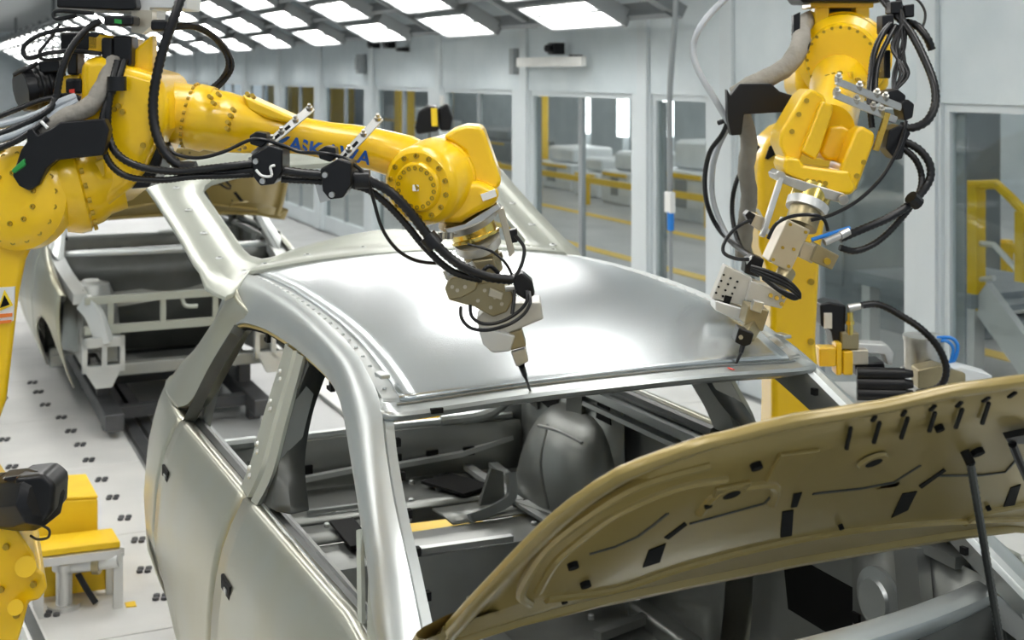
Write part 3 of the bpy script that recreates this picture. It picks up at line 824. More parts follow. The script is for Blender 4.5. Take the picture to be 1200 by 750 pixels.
# ---- windscreen base, firewall, dash cross tube
def cy(x): return -.70 + .24 * x * x
xs3 = np.linspace(-.82, .82, 25)
cw = MB().loft([[(x, cy(x) + a, 1.115 + b - .02 * (x / .8) ** 2) for x in xs3] for a, b in ((.034, -.03), (.028, -.004), (.012, .002), (-.018, -.002), (-.034, -.010), (-.038, -.02), (-.034, -.09))]).build('cowl_panel', 'steel', car, solid=.005, soff=0)
MB().loft([[(x, cy(x) + a, z) for x in xs3] for a, z in ((-.04, 1.07), (-.05, .9), (.02, .7), (.02, .40))]).build('firewall', 'innerd', car, solid=.008, soff=0)
MB().strip([(x, -.70, .80 + .04 * math.sin(x * 3)) for x in np.linspace(-.6, .6, 9)], .04, .10, (0, 0, 1)).build('firewall_beam', 'inner', car)
MB().tube([(-.74, -.35, .86), (.74, -.35, .86)], .03, 12, 0).build('dash_tube', 'innerd', car)
for s in (1, -1):
    kp = MB().loft([[(s * .735, y, z) for y in (-.62, -.45, -.25, -.08)] for z in (.42, .75, 1.12)]).build('kick_panel', 'inner', car, solid=.008, soff=0)
    MB().lathe((s * .728, -.20, .93), (-s, 0, 0), [(0, .085), (.012, .085), (.02, .06), (.03, .055)], 24).build('speaker_plate', 'steel', kp)
    MB().strip(smooth([(s * .70, -.42, .45), (s * .69, -.40, .8), (s * .71, -.34, 1.12)], 4), .09, .04, (s, 0, 0)).build('inner_post', 'inner', kp)
    hm = MB()
    for (y, z) in ((-.50, 1.0), (-.52, .9), (-.14, 1.05), (-.3, 1.04), (-.10, .84)): hm.box((s * .728, y, z), (.012, .03, .03))
    hm.prism([(s * .727, -.60, .55), (s * .727, -.48, .55), (s * .727, -.50, .80), (s * .727, -.59, .78)], (-s * .006, 0, 0))
    hm.each('kick_panel_hole', 'slot', kp)

# ---- radiator frame and bumper beam
rf = MB()
for z, h_ in ((.89, .045), (.70, .05)): rf.bb((-.66, -1.47, z - h_ / 2), (.66, -1.42, z + h_ / 2))
for x in (-.50, -.17, .17, .50): rf.bb((x - .018, -1.46, .70), (x + .018, -1.43, .89))
rf.build('radiator_frame', 'tail', car)
MB().bb((-.62, -1.40, .38), (.62, -1.30, .46)).build('lower_crossmember', 'inner', car, bevel=.01)
MB().tube([(-.05, -1.45, .89), (-.03, -1.46, .82), (.05, -1.46, .81)], .014, 8).build('frame_hook', 'tail', car)
MB().bb((-.5, -1.1, .33), (.5, -.6, .36)).build('engine_tray', 'innerd', car)

# ---- open hood
HN = np.array([0, .8417, 1.0]); HNn = HN / np.linalg.norm(HN); HP = (HN, 0.657)
hood = MB()
left = [P(u, v, pl=HP) for u, v in [(1040, 476), (970, 487), (933, 492), (890, 502), (855, 511), (827, 517), (800, 525), (773, 534), (745, 544), (720, 554), (693, 570), (667, 588), (640, 610), (613, 636), (588, 662), (545, 707), (506, 752)]]
lx = [(p[0], p[1]) for p in left]
near = lx + [(-.825, -.82), (-.82, -.735), (-.72, -.755)]
rear = [(-.62, -.785), (-.45, -.80), (-.25, -.805), (0, -.81)]
half = [(0, -1.405), (-.12, -1.404)] + near + rear
loop = half + [(-x, y) for x, y in half[-2:0:-1]]
def hpt(x, y, off=0):
    crown = 0.008 * (1 - (x / .8) ** 2)
    return np.array([x, y, .657 - .8417 * y]) + HNn * (off + crown - 0.008)
cxh, cyh = 0.0, -1.10
def ring(t, off): return [hpt(cxh + (x - cxh) * t, cyh + (y - cyh) * t, off) for x, y in loop]
rings = [ring(1.0, 0.0), ring(1.003, .006), ring(1.0, .011), ring(.985, .016), ring(.94, .022), ring(.85, .028), ring(.65, .036), ring(.35, .04), ring(.05, .04)]
hd = MB().loft(rings, close=True).build('hood', 'gold', car, sharp=60)
rings = [ring(1.0, 0.0), ring(.985, -.006), ring(.955, -.004), ring(.945, .008), ring(.90, .010), ring(.885, .002), ring(.60, .002), ring(.30, .002), ring(.03, .002)]
MB().loft(rings, close=True).build('inner_panel', 'gold', hd, sharp=60)
def hq(u, v, off=-.004):                       # pixel on the hood's underside
    p = P(u, v, pl=HP); return hpt(p[0], p[1], off)
def hpoly(m_, px, off, th): m_.prism([hq(u, v, off) for u, v in px], HNn * th)
sl = MB()
for poly in ([(917, 600), (930, 598), (928, 628), (915, 630)], [(930, 579), (940, 577), (934, 594), (927, 595)], [(1058, 579), (1075, 576), (1064, 598), (1045, 607)],
             [(1184, 571), (1196, 567), (1188, 592), (1175, 594)], [(753, 664), (760, 644), (780, 636), (773, 658)], [(778, 629), (802, 611), (805, 614), (783, 631)],
             [(1077, 570), (1106, 550), (1109, 552), (1080, 573)]):
    hpoly(sl, poly, .0, .004)
sl.each('drain_slot', 'slot', hd)
sl = MB()
for u, v, u2, v2, w_ in [(990, 522, 995, 496, 3), (1022, 515, 1029, 490, 3), (1054, 510, 1062, 485, 3), (1087, 502, 1094, 479, 3), (1118, 498, 1126, 475, 3), (1149, 493, 1157, 468, 3),
                         (1020, 489, 1024, 483, 3), (1055, 483, 1059, 477, 3), (1088, 477, 1094, 471, 3), (1119, 473, 1125, 467, 3), (1150, 467, 1157, 462, 3), (1180, 462, 1188, 456, 3)]:
    hpoly(sl, [(u - 2, v), (u + 2, v), (u2 + 2, v2), (u2 - 2, v2)], -.0078, .004)
sl.each('hem_slot', 'slot', hd)
sl = MB()
for px in ([(690, 647), (720, 639), (747, 627), (765, 614), (782, 600)], [(808, 613), (850, 602), (895, 590), (903, 582)], [(953, 579), (1010, 573), (1047, 566), (1079, 546)],
           [(1100, 558), (1150, 557), (1178, 553), (1190, 540)]):
    sl.strip([hq(u, v, .001) for u, v in px], .006, .003, HNn)
sl.each('hood_groove', 'innerd', hd)
for poly in ([(896, 562), (913, 530), (960, 525), (932, 558)], [(830, 590), (838, 570), (880, 562), (868, 582)]):
    m_ = MB(); hpoly(m_, poly, -.005, .008); m_.build('raised_pad', 'gold', hd, bevel=.003)
# long beads that frame the pockets
for px in ([(630, 690), (650, 655), (680, 628), (720, 600), (790, 570), (850, 560)], [(640, 700), (720, 690), (800, 665), (900, 640), (1000, 622), (1100, 612), (1200, 606)],
           [(820, 600), (845, 575), (905, 568), (905, 590)], [(1130, 612), (1150, 600), (1200, 590)], [(620, 705), (610, 690), (640, 640), (690, 600), (750, 565), (830, 543)]):
    MB().tube([hq(u, v, 0.003) for u, v in px], .010, 8).build('bead', 'gold', hd)
hm = MB()
for u, v, r in [(885, 543, .010), (1022, 538, .016), (855, 574, .016), (828, 588, .007), (670, 658, .010), (685, 681, .010), (660, 700, .006), (1100, 500, .008), (1157, 593, .005), (1145, 528, .012), (985, 616, .005)]:
    hm.lathe(hq(u, v, -.0078), HNn, [(0, r), (.012, r)], 14)
hm.each('panel_hole', 'slot', hd)
for u, v, r in [(1022, 538, .026), (855, 574, .026)]:
    MB().lathe(hq(u, v, -.007), HNn, [(0, r), (.006, r * 1.1)], 18).build('hole_collar', 'gold', hd)
lt = MB()
p = [hq(1172, 502, -.02), hq(1200, 496, -.02), hq(1206, 508, -.02), hq(1176, 508, -.02)]
lt.prism(p, HNn * .012)
lt.tube([hq(1180, 508, -.02), hq(1188, 530, -.05), hq(1200, 540, -.06), hq(1214, 536, -.05), hq(1210, 504, -.02)], .008, 8, 2)
lt.build('latch_striker', 'blackm', hd)
# prop rod
a = hq(1131, 530, -.02); b = P(1172, 750, y=-1.02); b2 = a + (b - a) * 1.28
for s in (-1, 1):
    MB().tube([(s * .40, 2.22, .862), (s * .58, 2.19, .875), (s * .67, 2.17, .93), (s * .70, 2.13, 1.05), (s * .69, 2.05, 1.20)], .028, 10).build('opening_corner', 'steel', rp)
fbar('cross_member', [(745, 690), (800, 680), (815, 700)], .02, .02, z=.42)
fbar('cross_member', [(860, 742), (905, 715)], .025, .02, z=.42)
fbar('cross_member', [(870, 700), (902, 690)], .03, .02, z=.42)
fbar('cross_member', [(700, 745), (780, 715), (860, 700)], .04, .03, m_='inner', z=.42)
pr = MB().tube([a, lerp(a, b2, .5), b2], .0085, 8, 0, rib=.008, rib_d=.15).build('prop_rod', 'innerd', car)
MB().lathe(hq(1131, 530, -.024), HNn, [(0, .009), (.03, .009)], 12).build('rod_clip', 'blackm', pr)

# ---- open tailgate
TG = 0.30
TP = ((0, -TG, 1.0), 1.70 - TG * 1.62)
TZ = [(1.30, 1.690), (1.445, 1.704), (1.60, 1.705), (1.70, 1.722), (1.80, 1.752), (2.72, 2.03)]
def tpt(x, y, off=0):
    drop = .035 * (abs(x) / .57) ** 2.2 if abs(x) < .57 else .035 + .10 * (abs(x) - .57) ** 1.0
    if abs(x) > .6 and y < 1.6: drop += min(.05, .5 * (1.6 - y) * (abs(x) - .6) / .1)
    return np.array([x, y, tab(TZ, y) + off - drop])
def tq(u, v):
    p = P(u, v, pl=TP)
    return p[0], p[1]
outer = [tq(262, 350), tq(240, 312), tq(210, 262), tq(182, 216)]
inner = [tq(345, 301), tq(318, 303), tq(291, 288), tq(262, 248), tq(238, 212)]
yo = outer[-1][1]; yi = inner[-1][1]
n = 17
tg = []
o_half = [(-.50, 1.455), (-.60, 1.45), (-.65, 1.40), (-.70, 1.365), (-.718, 1.42), (-.735, 1.55), (-.75, 1.91), (-.78, 2.30), (-.80, 2.50), (-.75, 2.61), (-.5, 2.68), (-.25, 2.71), (0, 2.72)]
i_half = [(-.30, 1.705), (-.40, 1.655), (-.47, 1.615), (-.515, 1.62), (-.55, 1.69), (-.57, 2.01), (-.59, 2.30), (-.56, 2.39), (-.45, 2.43), (-.2, 2.46), (0, 2.47)]
def resamp2(h, m_): return [p[:2] for p in resample([(x, y, 0) for x, y in h], 1.0)] if False else [tuple(np.array(q_)[:2]) for q_ in _rs(h, m_)]
def _rs(h, m_):
    pts = [np.array((x, y, 0.0)) for x, y in h]
    L = np.cumsum([0] + [np.linalg.norm(b - a) for a, b in zip(pts, pts[1:])])
    return [np.array([np.interp(s, L, [p[k] for p in pts]) for k in range(2)]) for s in np.linspace(0, L[-1], m_)]
oh = [(0, 1.455), (-.25, 1.455)] + o_half
ih = [(0, 1.775), (-.15, 1.75)] + i_half
O = resamp2(oh[:4], 8)[:-1] + resamp2(oh[3:6], 5)[:-1] + resamp2(oh[5:10], 12)[:-1] + resamp2(oh[9:], 12)
I = resamp2(ih[:4], 8)[:-1] + resamp2(ih[3:6], 5)[:-1] + resamp2(ih[5:9], 12)[:-1] + resamp2(ih[8:], 12)
O = O + [(-x, y) for x, y in O[-2:0:-1]]; I = I + [(-x, y) for x, y in I[-2:0:-1]]
rows = []
for t, off in ((0, -.012), (.0, .0), (.03, .004), (.3, .004), (.36, -.001), (.70, -.001), (.76, .005), (.95, .007), (1, .002), (1, -.02), (.5, -.03)):
    rows.append([tpt(*(np.array(a) * (1 - t) + np.array(b) * t), off) for a, b in zip(O, I)])
rows.append(rows[0])
tgo = MB().loft(rows, close=True).build('tailgate', 'tail', car, sharp=50)
hm = MB(); hs = MB()
for k in range(2, len(O) - 1, 3):
    p = np.array(O[k]) * .5 + np.array(I[k]) * .5
    hs.lathe(tpt(*p, -.002), (0, 0, 1), [(0, .016), (.005, .013)], 12)
    hm.lathe(tpt(*p, .0005), (0, 0, 1), [(0, .006), (.004, .006)], 10)
hs.each('mount_boss', 'flange', tgo); hm.build('mount_holes', 'innerd', tgo)['kind'] = 'stuff'

# ---- second body waiting behind on the line
car2 = copy_tree(car)
PITCH = 7.2
car2.location = (0, 0.4 + PITCH, 0.20)
car2['label'] = 'blurred car body waiting behind, its empty engine bay and raised gold hood showing'

# ---- skids that carry the bodies along the line
def skid(y0, label):
    t = thing('body_skid', label, 'body carrier', (0, y0 + .4, -0.03))
    for s in (-1, 1):
        MB().bb((s * .42, y0 - 1.5, .05), (s * .54, y0 + 2.9, .16)).build('runner', 'dark', t, bevel=.01)
        for y in (-1.2, .0, 1.1, 2.0): MB().bb((s * .44, y0 + y - .05, -.03), (s * .52, y0 + y + .05, .05)).build('roller_block', 'dark', t)
        for y in (-.9, .2, 1.0, 1.9): MB().bb((s * .44, y0 + y - .05, .16), (s * .52, y0 + y + .05, .34)).build('support_pad', 'dark', t)
    for y in (-1.2, -.2, .8, 1.9): MB().bb((-.42, y0 + y - .05, .07), (.42, y0 + y + .05, .14)).build('cross_bar', 'dark', t)
    MB().bb((.22, y0 + 2.36, .16), (.68, y0 + 2.84, .34)).build('locating_pad', 'yellow2', t, bevel=.01)
    return t
skid(0, 'dark steel skid under the front car body')
skid(PITCH, 'dark steel skid under the waiting car body behind')

# ================================================================== ROBOTS
def PX(d): return d / FPX                      # metres per pixel at distance d
def hose(name, pts, rpx, m_, par, rib=True, d=None, n=10):
    pts = [(p[0], p[1], p[2] if len(p) > 2 else d) for p in pts]
    pp = [P(u, v, d=dd) for u, v, dd in pts]
    r = rpx * PX(pts[0][2])
    return MB().tube(pp, r, n, 5, rib=(max(.004, r * .55) if rib else None), rib_d=.16).build(name, m_, par)
def cylpx(m, a, b, ra, rb=None, n=24):
    pa = P(a[0], a[1], d=a[2]); pb = P(b[0], b[1], d=b[2])
    return m.cyl(pa, pb, ra * PX(a[2]), (ra if rb is None else rb) * PX(b[2]), n)
def boltring(m, c, axis, R, n, r=.005, h=.006, a0=0, a1=2 * math.pi):
    c = np.array(c, float); t = np.array(axis, float); t /= np.linalg.norm(t)
    a = np.array([0, 0, 1.0]) - t * t[2]; a /= np.linalg.norm(a); b = np.cross(t, a)
    for k in range(n):
        g = a0 + (a1 - a0) * k / n
        m.lathe(c + (a * math.cos(g) + b * math.sin(g)) * R, t, [(0, r), (h, r), (h, r * .5), (h * .4, r * .45)], 8)
def small(o): o['kind'] = 'stuff'; return o

# ------------------------------------------------------------------ left robot
base1 = np.array([-1.80, 0.12, 0.0])
r1 = thing('industrial_robot', 'yellow industrial robot with blue lettered arm reaching over the car roof from the left', 'robot', tuple(base1))
MB().lathe(base1, (0, 0, 1), [(0, .36), (.04, .36), (.04, .30), (.42, .30), (.42, .34), (.46, .34)], 32).build('pedestal', 'yellow', r1, bevel=.004)
MB().lathe(base1 + (0, 0, .46), (0, 0, 1), [(0, .27), (.16, .27), (.20, .24), (.30, .23)], 32).build('swivel_base', 'yellow', r1)
# shoulder casting with curved right side
sh = MB().px([(-190, 560), (-60, 545), (-20, 572), (5, 598), (25, 628), (40, 650), (44, 668), (52, 672), (56, 690), (46, 704), (34, 706), (28, 730), (20, 756), (10, 800), (-190, 830)], 2.85, .34, sh=.14).build('shoulder', 'yellow', r1, bevel=.02, seg=3)
m = MB()
cylpx(m, (30, 664, 2.84), (30, 664, 2.80), 12); cylpx(m, (18, 712, 2.84), (18, 712, 2.81), 9)
m.each('shoulder_boss', 'yellow', sh)
m = MB()
for u, v in [(8, 640), (2, 690), (20, 720), (40, 684), (33, 655)]: m.lathe(P(u, v, d=2.848), -FWD, [(0, .007), (.008, .007)], 8)
small(m.build('shoulder_bolts', 'bolt', sh))
m = MB().px([(-24, 603), (4, 560), (12, 570), (21, 598), (-8, 612)], 2.835, .02)
wl = m.build('warning_label', 'labelw', sh)
m = MB(); m.px([(-2, 588), (13, 583), (14, 586), (-2, 591)], 2.832, .003).px([(-2, 600), (17, 594), (18, 597), (-2, 603)], 2.832, .003); m.build('label_stripe', 'orange', wl)
MB().lathe(P(4, 570, d=2.833), -FWD, [(0, .010), (.002, .010)], 16).build('label_symbol', 'bluehose', wl)
# shoulder motor
mo = MB(); ca = P(-30, 590, d=2.98); cb = P(48, 584, d=2.80); dr = cb - ca; L = np.linalg.norm(dr)
mo.lathe(ca, dr, [(0, .062), (L * .55, .062), (L * .55, .056), (L * .6, .056), (L * .6, .066), (L * .86, .066), (L, .058), (L + .012, .04)], 8)
motor = mo.build('motor', 'blackm', r1, bevel=.004)
m = MB()
for k in range(4): m.px([(5 + 0 * k, 560 + k * 9), (38, 556 + k * 9), (38, 560 + k * 9), (5, 564 + k * 9)], 2.80, .01)
m.build('cooling_rib', 'blackm', motor)
m = MB().px([(14, 560), (50, 556), (64, 568), (62, 600), (52, 612), (36, 622), (24, 610)], 2.78, .10); m.build('motor_cover', 'blackm', motor, bevel=.012)
hose('motor_lead', [(40, 612, 2.80), (52, 617, 2.79), (58, 622, 2.79), (56, 630, 2.80), (44, 632, 2.82), (36, 628, 2.84)], 1.6, 'black', motor, False)
# lower arm
la = MB().px([(-150, 150), (-20, 178), (30, 186), (62, 192), (100, 206), (110, 222), (106, 246), (82, 268), (52, 276), (40, 286), (31, 305), (22, 350), (14, 420), (8, 470), (0, 492), (-12, 560), (-20, 620), (-170, 620)], 2.93, .17, sh=.07).build('lower_arm', 'yellow', r1, bevel=.018, seg=3)
m = MB(); jc = P(28, 232, d=2.93); jax = -FWD * .96 - RGT * .2 + UPV * .08
m.lathe(jc, jax, [(-.02, .115), (.02, .115), (.03, .105), (.045, .085), (.05, .03)], 36)
jd = m.build('elbow_cover', 'yellow', la)
m = MB(); boltring(m, jc + jax * .028, jax, .096, 18, .0065, .008); boltring(m, jc + jax * .045, jax, .055, 10, .006, .008); small(m.build('cover_bolts', 'bolt', jd))
m = MB()
for k, (u, v) in enumerate([(4, 178), (9, 187), (3, 190), (14, 182)]): m.lathe(P(u, v, d=2.928), -FWD, [(0, .007), (.009, .007)], 8)
small(m.build('arm_bolts', 'bolt', la))
m = MB().px([(-16, 338), (17, 336), (15, 376), (-16, 384)], 2.925, .006); wl = m.build('warning_label', 'labelw', la)
m = MB().px([(-4, 366), (5, 340), (15, 358)], 2.922, .003); m.build('warning_triangle', 'laby', wl)
m = MB().px([(0, 361), (5, 346), (11, 357)], 2.9205, .002); m.px([(4, 352), (8, 350), (7, 356), (4, 357)], 2.9195, .001); m.build('triangle_symbol', 'slot', wl)
m = MB().px([(-10, 365 + 4), (14, 363 + 4), (14, 367 + 4), (-10, 370 + 4)], 2.922, .003).px([(-10, 377), (13, 375), (13, 378), (-10, 381)], 2.922, .003); m.build('label_stripe', 'orange', wl)
# elbow housing
eh = MB().px([(92, 70), (118, 64), (150, 78), (186, 88), (196, 120), (196, 152), (180, 172), (168, 200), (150, 222), (120, 246), (100, 250), (78, 236), (80, 190), (92, 150)], 2.94, .26).build('elbow_housing', 'yellow', r1, bevel=.03, seg=4)
m = MB(); c0 = P(66, 222, d=2.98); c1 = P(128, 205, d=3.02)
m.lathe(c0, c1 - c0, [(0, .10), (.03, .112), (.05, .112), (.055, .104), (.08, .10), (.10, .088), (np.linalg.norm(c1 - c0) + .02, .085)], 36)
jr = m.build('joint_ring', 'yellow', eh)
m = MB(); t_ = (c1 - c0) / np.linalg.norm(c1 - c0); boltring(m, c0 + t_ * .056, t_, .108, 20, .006, .008); small(m.build('ring_bolts', 'bolt', jr))
m = MB().px([(108, 190), (122, 184), (124, 206), (112, 214)], 2.93, .03); m.build('housing_boss', 'yellow', eh, bevel=.006)
m = MB().px([(155, 60), (178, 40), (178, 92), (155, 92)], 2.99, .05); m.px([(100, 38), (160, 46), (160, 66), (100, 62)], 3.02, .12); m.build('top_lug', 'yellow', eh, bevel=.008)
m = MB()
for u, v in [(134, 128), (139, 124), (144, 131), (168, 170), (120, 195), (117, 205)]: m.lathe(P(u, v, d=2.938), -FWD, [(0, .006), (.006, .006)], 8)
small(m.build('housing_bolts', 'bolt', eh))
# upper arm: axis through traced centres, radius changing along it
axp = [(150, 122, 3.06, 40), (188, 128, 3.07, 35), (226, 136, 3.08, 36.5), (228, 136, 3.08, 39), (243, 140, 3.08, 39), (245, 140, 3.08, 36), (262, 143, 3.085, 36), (285, 147, 3.09, 33), (310, 151, 3.10, 27),
       (335, 156, 3.10, 23.5), (360, 160, 3.11, 21.5), (385, 165, 3.11, 22), (410, 169, 3.12, 23.5), (440, 175, 3.125, 25), (475, 185, 3.13, 27), (500, 195, 3.13, 25)]
pts = [P(u, v, d=d) for u, v, d, r in axp]; rad = [r * PX(d) for u, v, d, r in axp]
fr = frames(pts); rows = []
for (p, t, a, b), r in zip(fr, rad):
    rows.append([p + (a * math.cos(2 * math.pi * k / 40) + b * math.sin(2 * math.pi * k / 40)) * r for k in range(40)])
ua = MB().loft(rows, close=True).build('upper_arm', 'yellow', r1, sharp=40)
tt = (pts[5] - pts[2]); tt /= np.linalg.norm(tt)
m = MB(); boltring(m, pts[3] - tt * .006, -tt, rad[2] + .001, 26, .0045, .006); boltring(m, pts[5], tt, rad[5] * .985, 1); small(m.build('arm_ring_bolts', 'bolt', ua))
m = MB().px([(283, 110), (300, 118), (345, 138), (342, 146), (316, 140), (290, 130)], 3.045, .10); m.px([(262, 160), (300, 166), (335, 170), (330, 178), (285, 180), (262, 178)], 3.04, .08); m.build('arm_rib', 'yellow', ua, bevel=.012, seg=3)
m = MB()
for u, v in [(275, 130), (272, 137), (269, 145), (268, 152), (275, 172), (281, 175), (287, 173), (258, 112), (248, 115), (252, 122), (292, 112), (298, 114)]: m.lathe(P(u, v, d=3.012), -FWD + UPV * .2, [(0, .005), (.026, .005)], 8)
small(m.build('arm_cover_bolts', 'bolt', ua))
# blue lettering wrapped on the arm's flank
def arm_at(s):
    L = np.cumsum([0] + [np.linalg.norm(b - a) for a, b in zip(pts, pts[1:])])
    return np.array([np.interp(s, L, [p[k] for p in pts]) for k in range(3)]), float(np.interp(s, L, rad)), L
_, _, LL = arm_at(0)
def s_at_u(u): return float(np.interp(u, [q_[0] for q_ in axp], LL))
def lettering(txt, s0, s1, zc, hgt, par):
    cu = bpy.data.curves.new('lettering', 'FONT'); cu.body = txt; cu.size = 1.0; cu.space_character = 1.08; cu.offset = 0.03
    ob = bpy.data.objects.new('tmp_text', cu); COL.objects.link(ob)
    bpy.context.view_layer.update()
    me = bpy.data.meshes.new_from_object(ob.evaluated_get(bpy.context.evaluated_depsgraph_get()))
    bpy.data.objects.remove(ob)
    bm = bmesh.new(); bm.from_mesh(me)
    bmesh.ops.subdivide_edges(bm, edges=[e for e in bm.edges if e.calc_length() > .15], cuts=2)
    co = np.array([v.co[:] for v in bm.verts]); x0, x1 = co[:, 0].min(), co[:, 0].max(); y0, y1 = co[:, 1].min(), co[:, 1].max()
    for v in bm.verts:
        s = lerp(s0, s1, (v.co.x - x0) / (x1 - x0)); h = ((v.co.y - y0) / (y1 - y0) - .5) * hgt + zc
        c, r, _ = arm_at(s); c2, _, _ = arm_at(s + .01); t = c2 - c; t /= np.linalg.norm(t)
        side_ = np.cross(t, UPV); side_ /= np.linalg.norm(side_); up = np.cross(side_, t)
        if side_ @ FWD > 0: side_ = -side_
        ang = h / r
        v.co = Vector(c + (side_ * math.cos(ang) + up * math.sin(ang)) * (r + .0022))
    bm.to_mesh(me); bm.free()
    me.materials.clear(); me.materials.append(M['bluetext'])
    o = bpy.data.objects.new('lettering', me); COL.objects.link(o); o.parent = par
    o.location = -par.location - par.parent.location
    return o
lettering('YASKAWA', s_at_u(324), s_at_u(438), -.022, .036, ua)
# wrist
wc0 = P(490, 219, d=2.99); wc1 = P(545, 196, d=3.22); wt = (wc1 - wc0) / np.linalg.norm(wc1 - wc0); wl_ = np.linalg.norm(wc1 - wc0)
m = MB(); m.lathe(wc0, wt, [(-.010, .052), (-.006, .056), (0, .058), (.001, .078), (.012, .090), (.022, .093), (.09, .097), (.095, .093), (.10, .097), (wl_ - .04, .092), (wl_, .07)], 44)
wr_ = m.build('wrist', 'yellow', r1)
m = MB(); boltring(m, wc0 - wt * .006, -wt, .045, 18, .0055, .006); boltring(m, wc0 + wt * .004, -wt, .071, 14, .0065, .008); m.lathe(wc0 - wt * .010, -wt, [(0, .009), (.004, .009)], 4); small(m.build('wrist_bolts', 'bolt', wr_))
MB().box(wc0 - wt * .012, (.014, .004, .014), (RGT, FWD, UPV)).build('wrist_sticker', 'labelw', wr_)
MB().px([(519, 160), (530, 152), (546, 147), (563, 148), (568, 155), (588, 212), (584, 221), (568, 228), (555, 218), (545, 178)], 3.05, .16).build('wrist_side', 'yellow', wr_, bevel=.014, seg=3)
MB().px([(498, 235), (520, 215), (560, 212), (586, 222), (582, 240), (560, 250), (540, 262), (515, 262), (502, 252)], 3.02, .13).build('wrist_yoke', 'yellow', wr_, bevel=.018, seg=3)
MB().px([(563, 228), (580, 222), (582, 230), (566, 236)], 3.012, .02).build('yoke_patch', 'labelw', wr_)
# brackets across the arm with black hose clamps
for (ua_, va, ub, vb, du, dv) in ((297, 183, 366, 126, 0, 0), (375, 214, 446, 137, 0, 0)):
    a = P(ua_, va, d=2.99); b = P(ub, vb, d=3.05)
    br = MB().bar(a, b, .020, .008, up=-FWD).build('clamp_bar', 'chrome', r1, bevel=.002)
    m = MB()
    for t_ in (.32, .48, .72, .96):
        p = lerp(a, b, t_); m.lathe(p - FWD * .004, -FWD * .6 + UPV * .8, [(0, .007), (.008, .007), (.008, .004), (.016, .004)], 10)
    small(m.build('bar_bolts', 'chrome', br))
    sl = MB()
    for t_ in (.40, .58): p = lerp(a, b, t_); sl.bar(p - FWD * .0045 - (b - a) * .04, p - FWD * .0045 + (b - a) * .04, .007, .002, up=-FWD)
    sl.build('bar_slots', 'slot', br)
    MB().bar(a, P(ua_ + 6, va + 22, d=2.99), .022, .010, up=-FWD).build('bar_foot', 'chrome', br)
for (u, v) in ((311, 192), (392, 208)):
    cl = MB(); k = 1.0
    cl.px([(u - 17, v - 10), (u + 4, v - 22), (u + 20, v - 17), (u + 20, v + 8), (u + 10, v + 24), (u - 6, v + 26), (u - 14, v + 16)], 2.90, .10)
    cb_ = cl.build('hose_clamp', 'blackm', r1, bevel=.004)
    m = MB()
    for du, dv in ((-11, -3), (-3, 20)): m.lathe(P(u + du, v + dv, d=2.895), -FWD, [(0, .007), (.008, .006)], 10)
    small(m.build('clamp_screws', 'chrome', cb_))
for (u, v) in ((302, 163), (383, 180)):
    MB().px([(u - 10, v - 4), (u - 2, v - 9), (u + 10, v - 7), (u + 11, v + 4), (u + 4, v + 10), (u - 9, v + 6)], 2.94, .05).build('cable_clip', 'blackm', r1, bevel=.003)
hose('cable_tie', [(300, 199, 2.89), (307, 206, 2.885), (318, 206, 2.885), (317, 196, 2.885), (322, 194, 2.89)], 1.6, 'labelw', r1, False)
# flange, adapter and dispensing tool
fd = 3.10
m = MB(); cylpx(m, (548, 252, fd), (551, 259, fd + .005), 37, 35, 30)
tf = m.build('tool_flange', 'chrome', r1)
m = MB(); cylpx(m, (551, 259, fd), (556, 273, fd + .01), 27, 27, 30); cylpx(m, (557, 276, fd + .01), (558, 279, fd + .01), 29, 29, 30); m.build('brass_coupling', 'brass', tf)
m = MB(); cylpx(m, (558, 278, fd + .01), (561, 288, fd + .02), 28, 27, 30); m.build('clamp_ring', 'alu', tf)
m = MB(); cylpx(m, (561, 288, fd + .02), (570, 318, fd + .04), 21, 20, 24); cylpx(m, (566, 302, fd + .03), (568, 308, fd + .03), 23, 23, 24); m.build('tool_neck', 'bronze', tf)
MB().px([(520, 268), (545, 262), (583, 238), (588, 244), (552, 270), (527, 277)], fd - .06, .05).build('flange_bracket', 'chrome', tf, bevel=.003)
MB().px([(583, 246), (590, 244), (603, 296), (597, 302)], fd + .0, .05).build('side_plate', 'beige', tf, bevel=.002)
m = MB()
for u in (518, 527): cylpx(m, (u, 272, fd - .06), (u, 280, fd - .06), 5, 5, 10)
m.build('flange_screws', 'chrome', tf)
MB().px([(590, 272), (606, 268), (607, 284), (593, 286)], fd + .01, .03).build('connector', 'blackm', tf, bevel=.003)
tb = MB().px([(521, 338), (528, 326), (556, 318), (575, 324), (598, 336), (602, 350), (594, 366), (578, 372), (556, 360), (526, 352)], fd - .03, .12).build('valve_block', 'bronze', tf, bevel=.005)
MB().px([(521, 338), (528, 326), (556, 318), (562, 322), (558, 340), (540, 350), (526, 352)], fd - .055, .05).build('valve_side', 'bronze', tb, bevel=.004)
m = MB()
for u, v in [(530, 336), (536, 340), (545, 336), (568, 340), (580, 348), (575, 360), (588, 356), (560, 352)]: m.lathe(P(u, v, d=fd - .056 if u < 560 else fd - .031), -FWD, [(0, .0045), (.005, .0045)], 8)
small(m.build('valve_bolts', 'beige', tb))
m = MB()
for u, v in ((530, 331), (541, 321), (548, 324)): cylpx(m, (u, v, fd - .04), (u - 2, v - 7, fd - .04), 4.5, 4.5, 6)
m.each('cap_screw', 'chrome', tb)
MB().px([(553, 306), (578, 303), (586, 330), (560, 334)], fd - .04, .09).build('valve_column', 'bronze', tb, bevel=.004)
MB().px([(574, 338), (590, 344), (588, 352), (572, 347)], fd - .045, .02).build('valve_plate', 'beige', tb, bevel=.002)
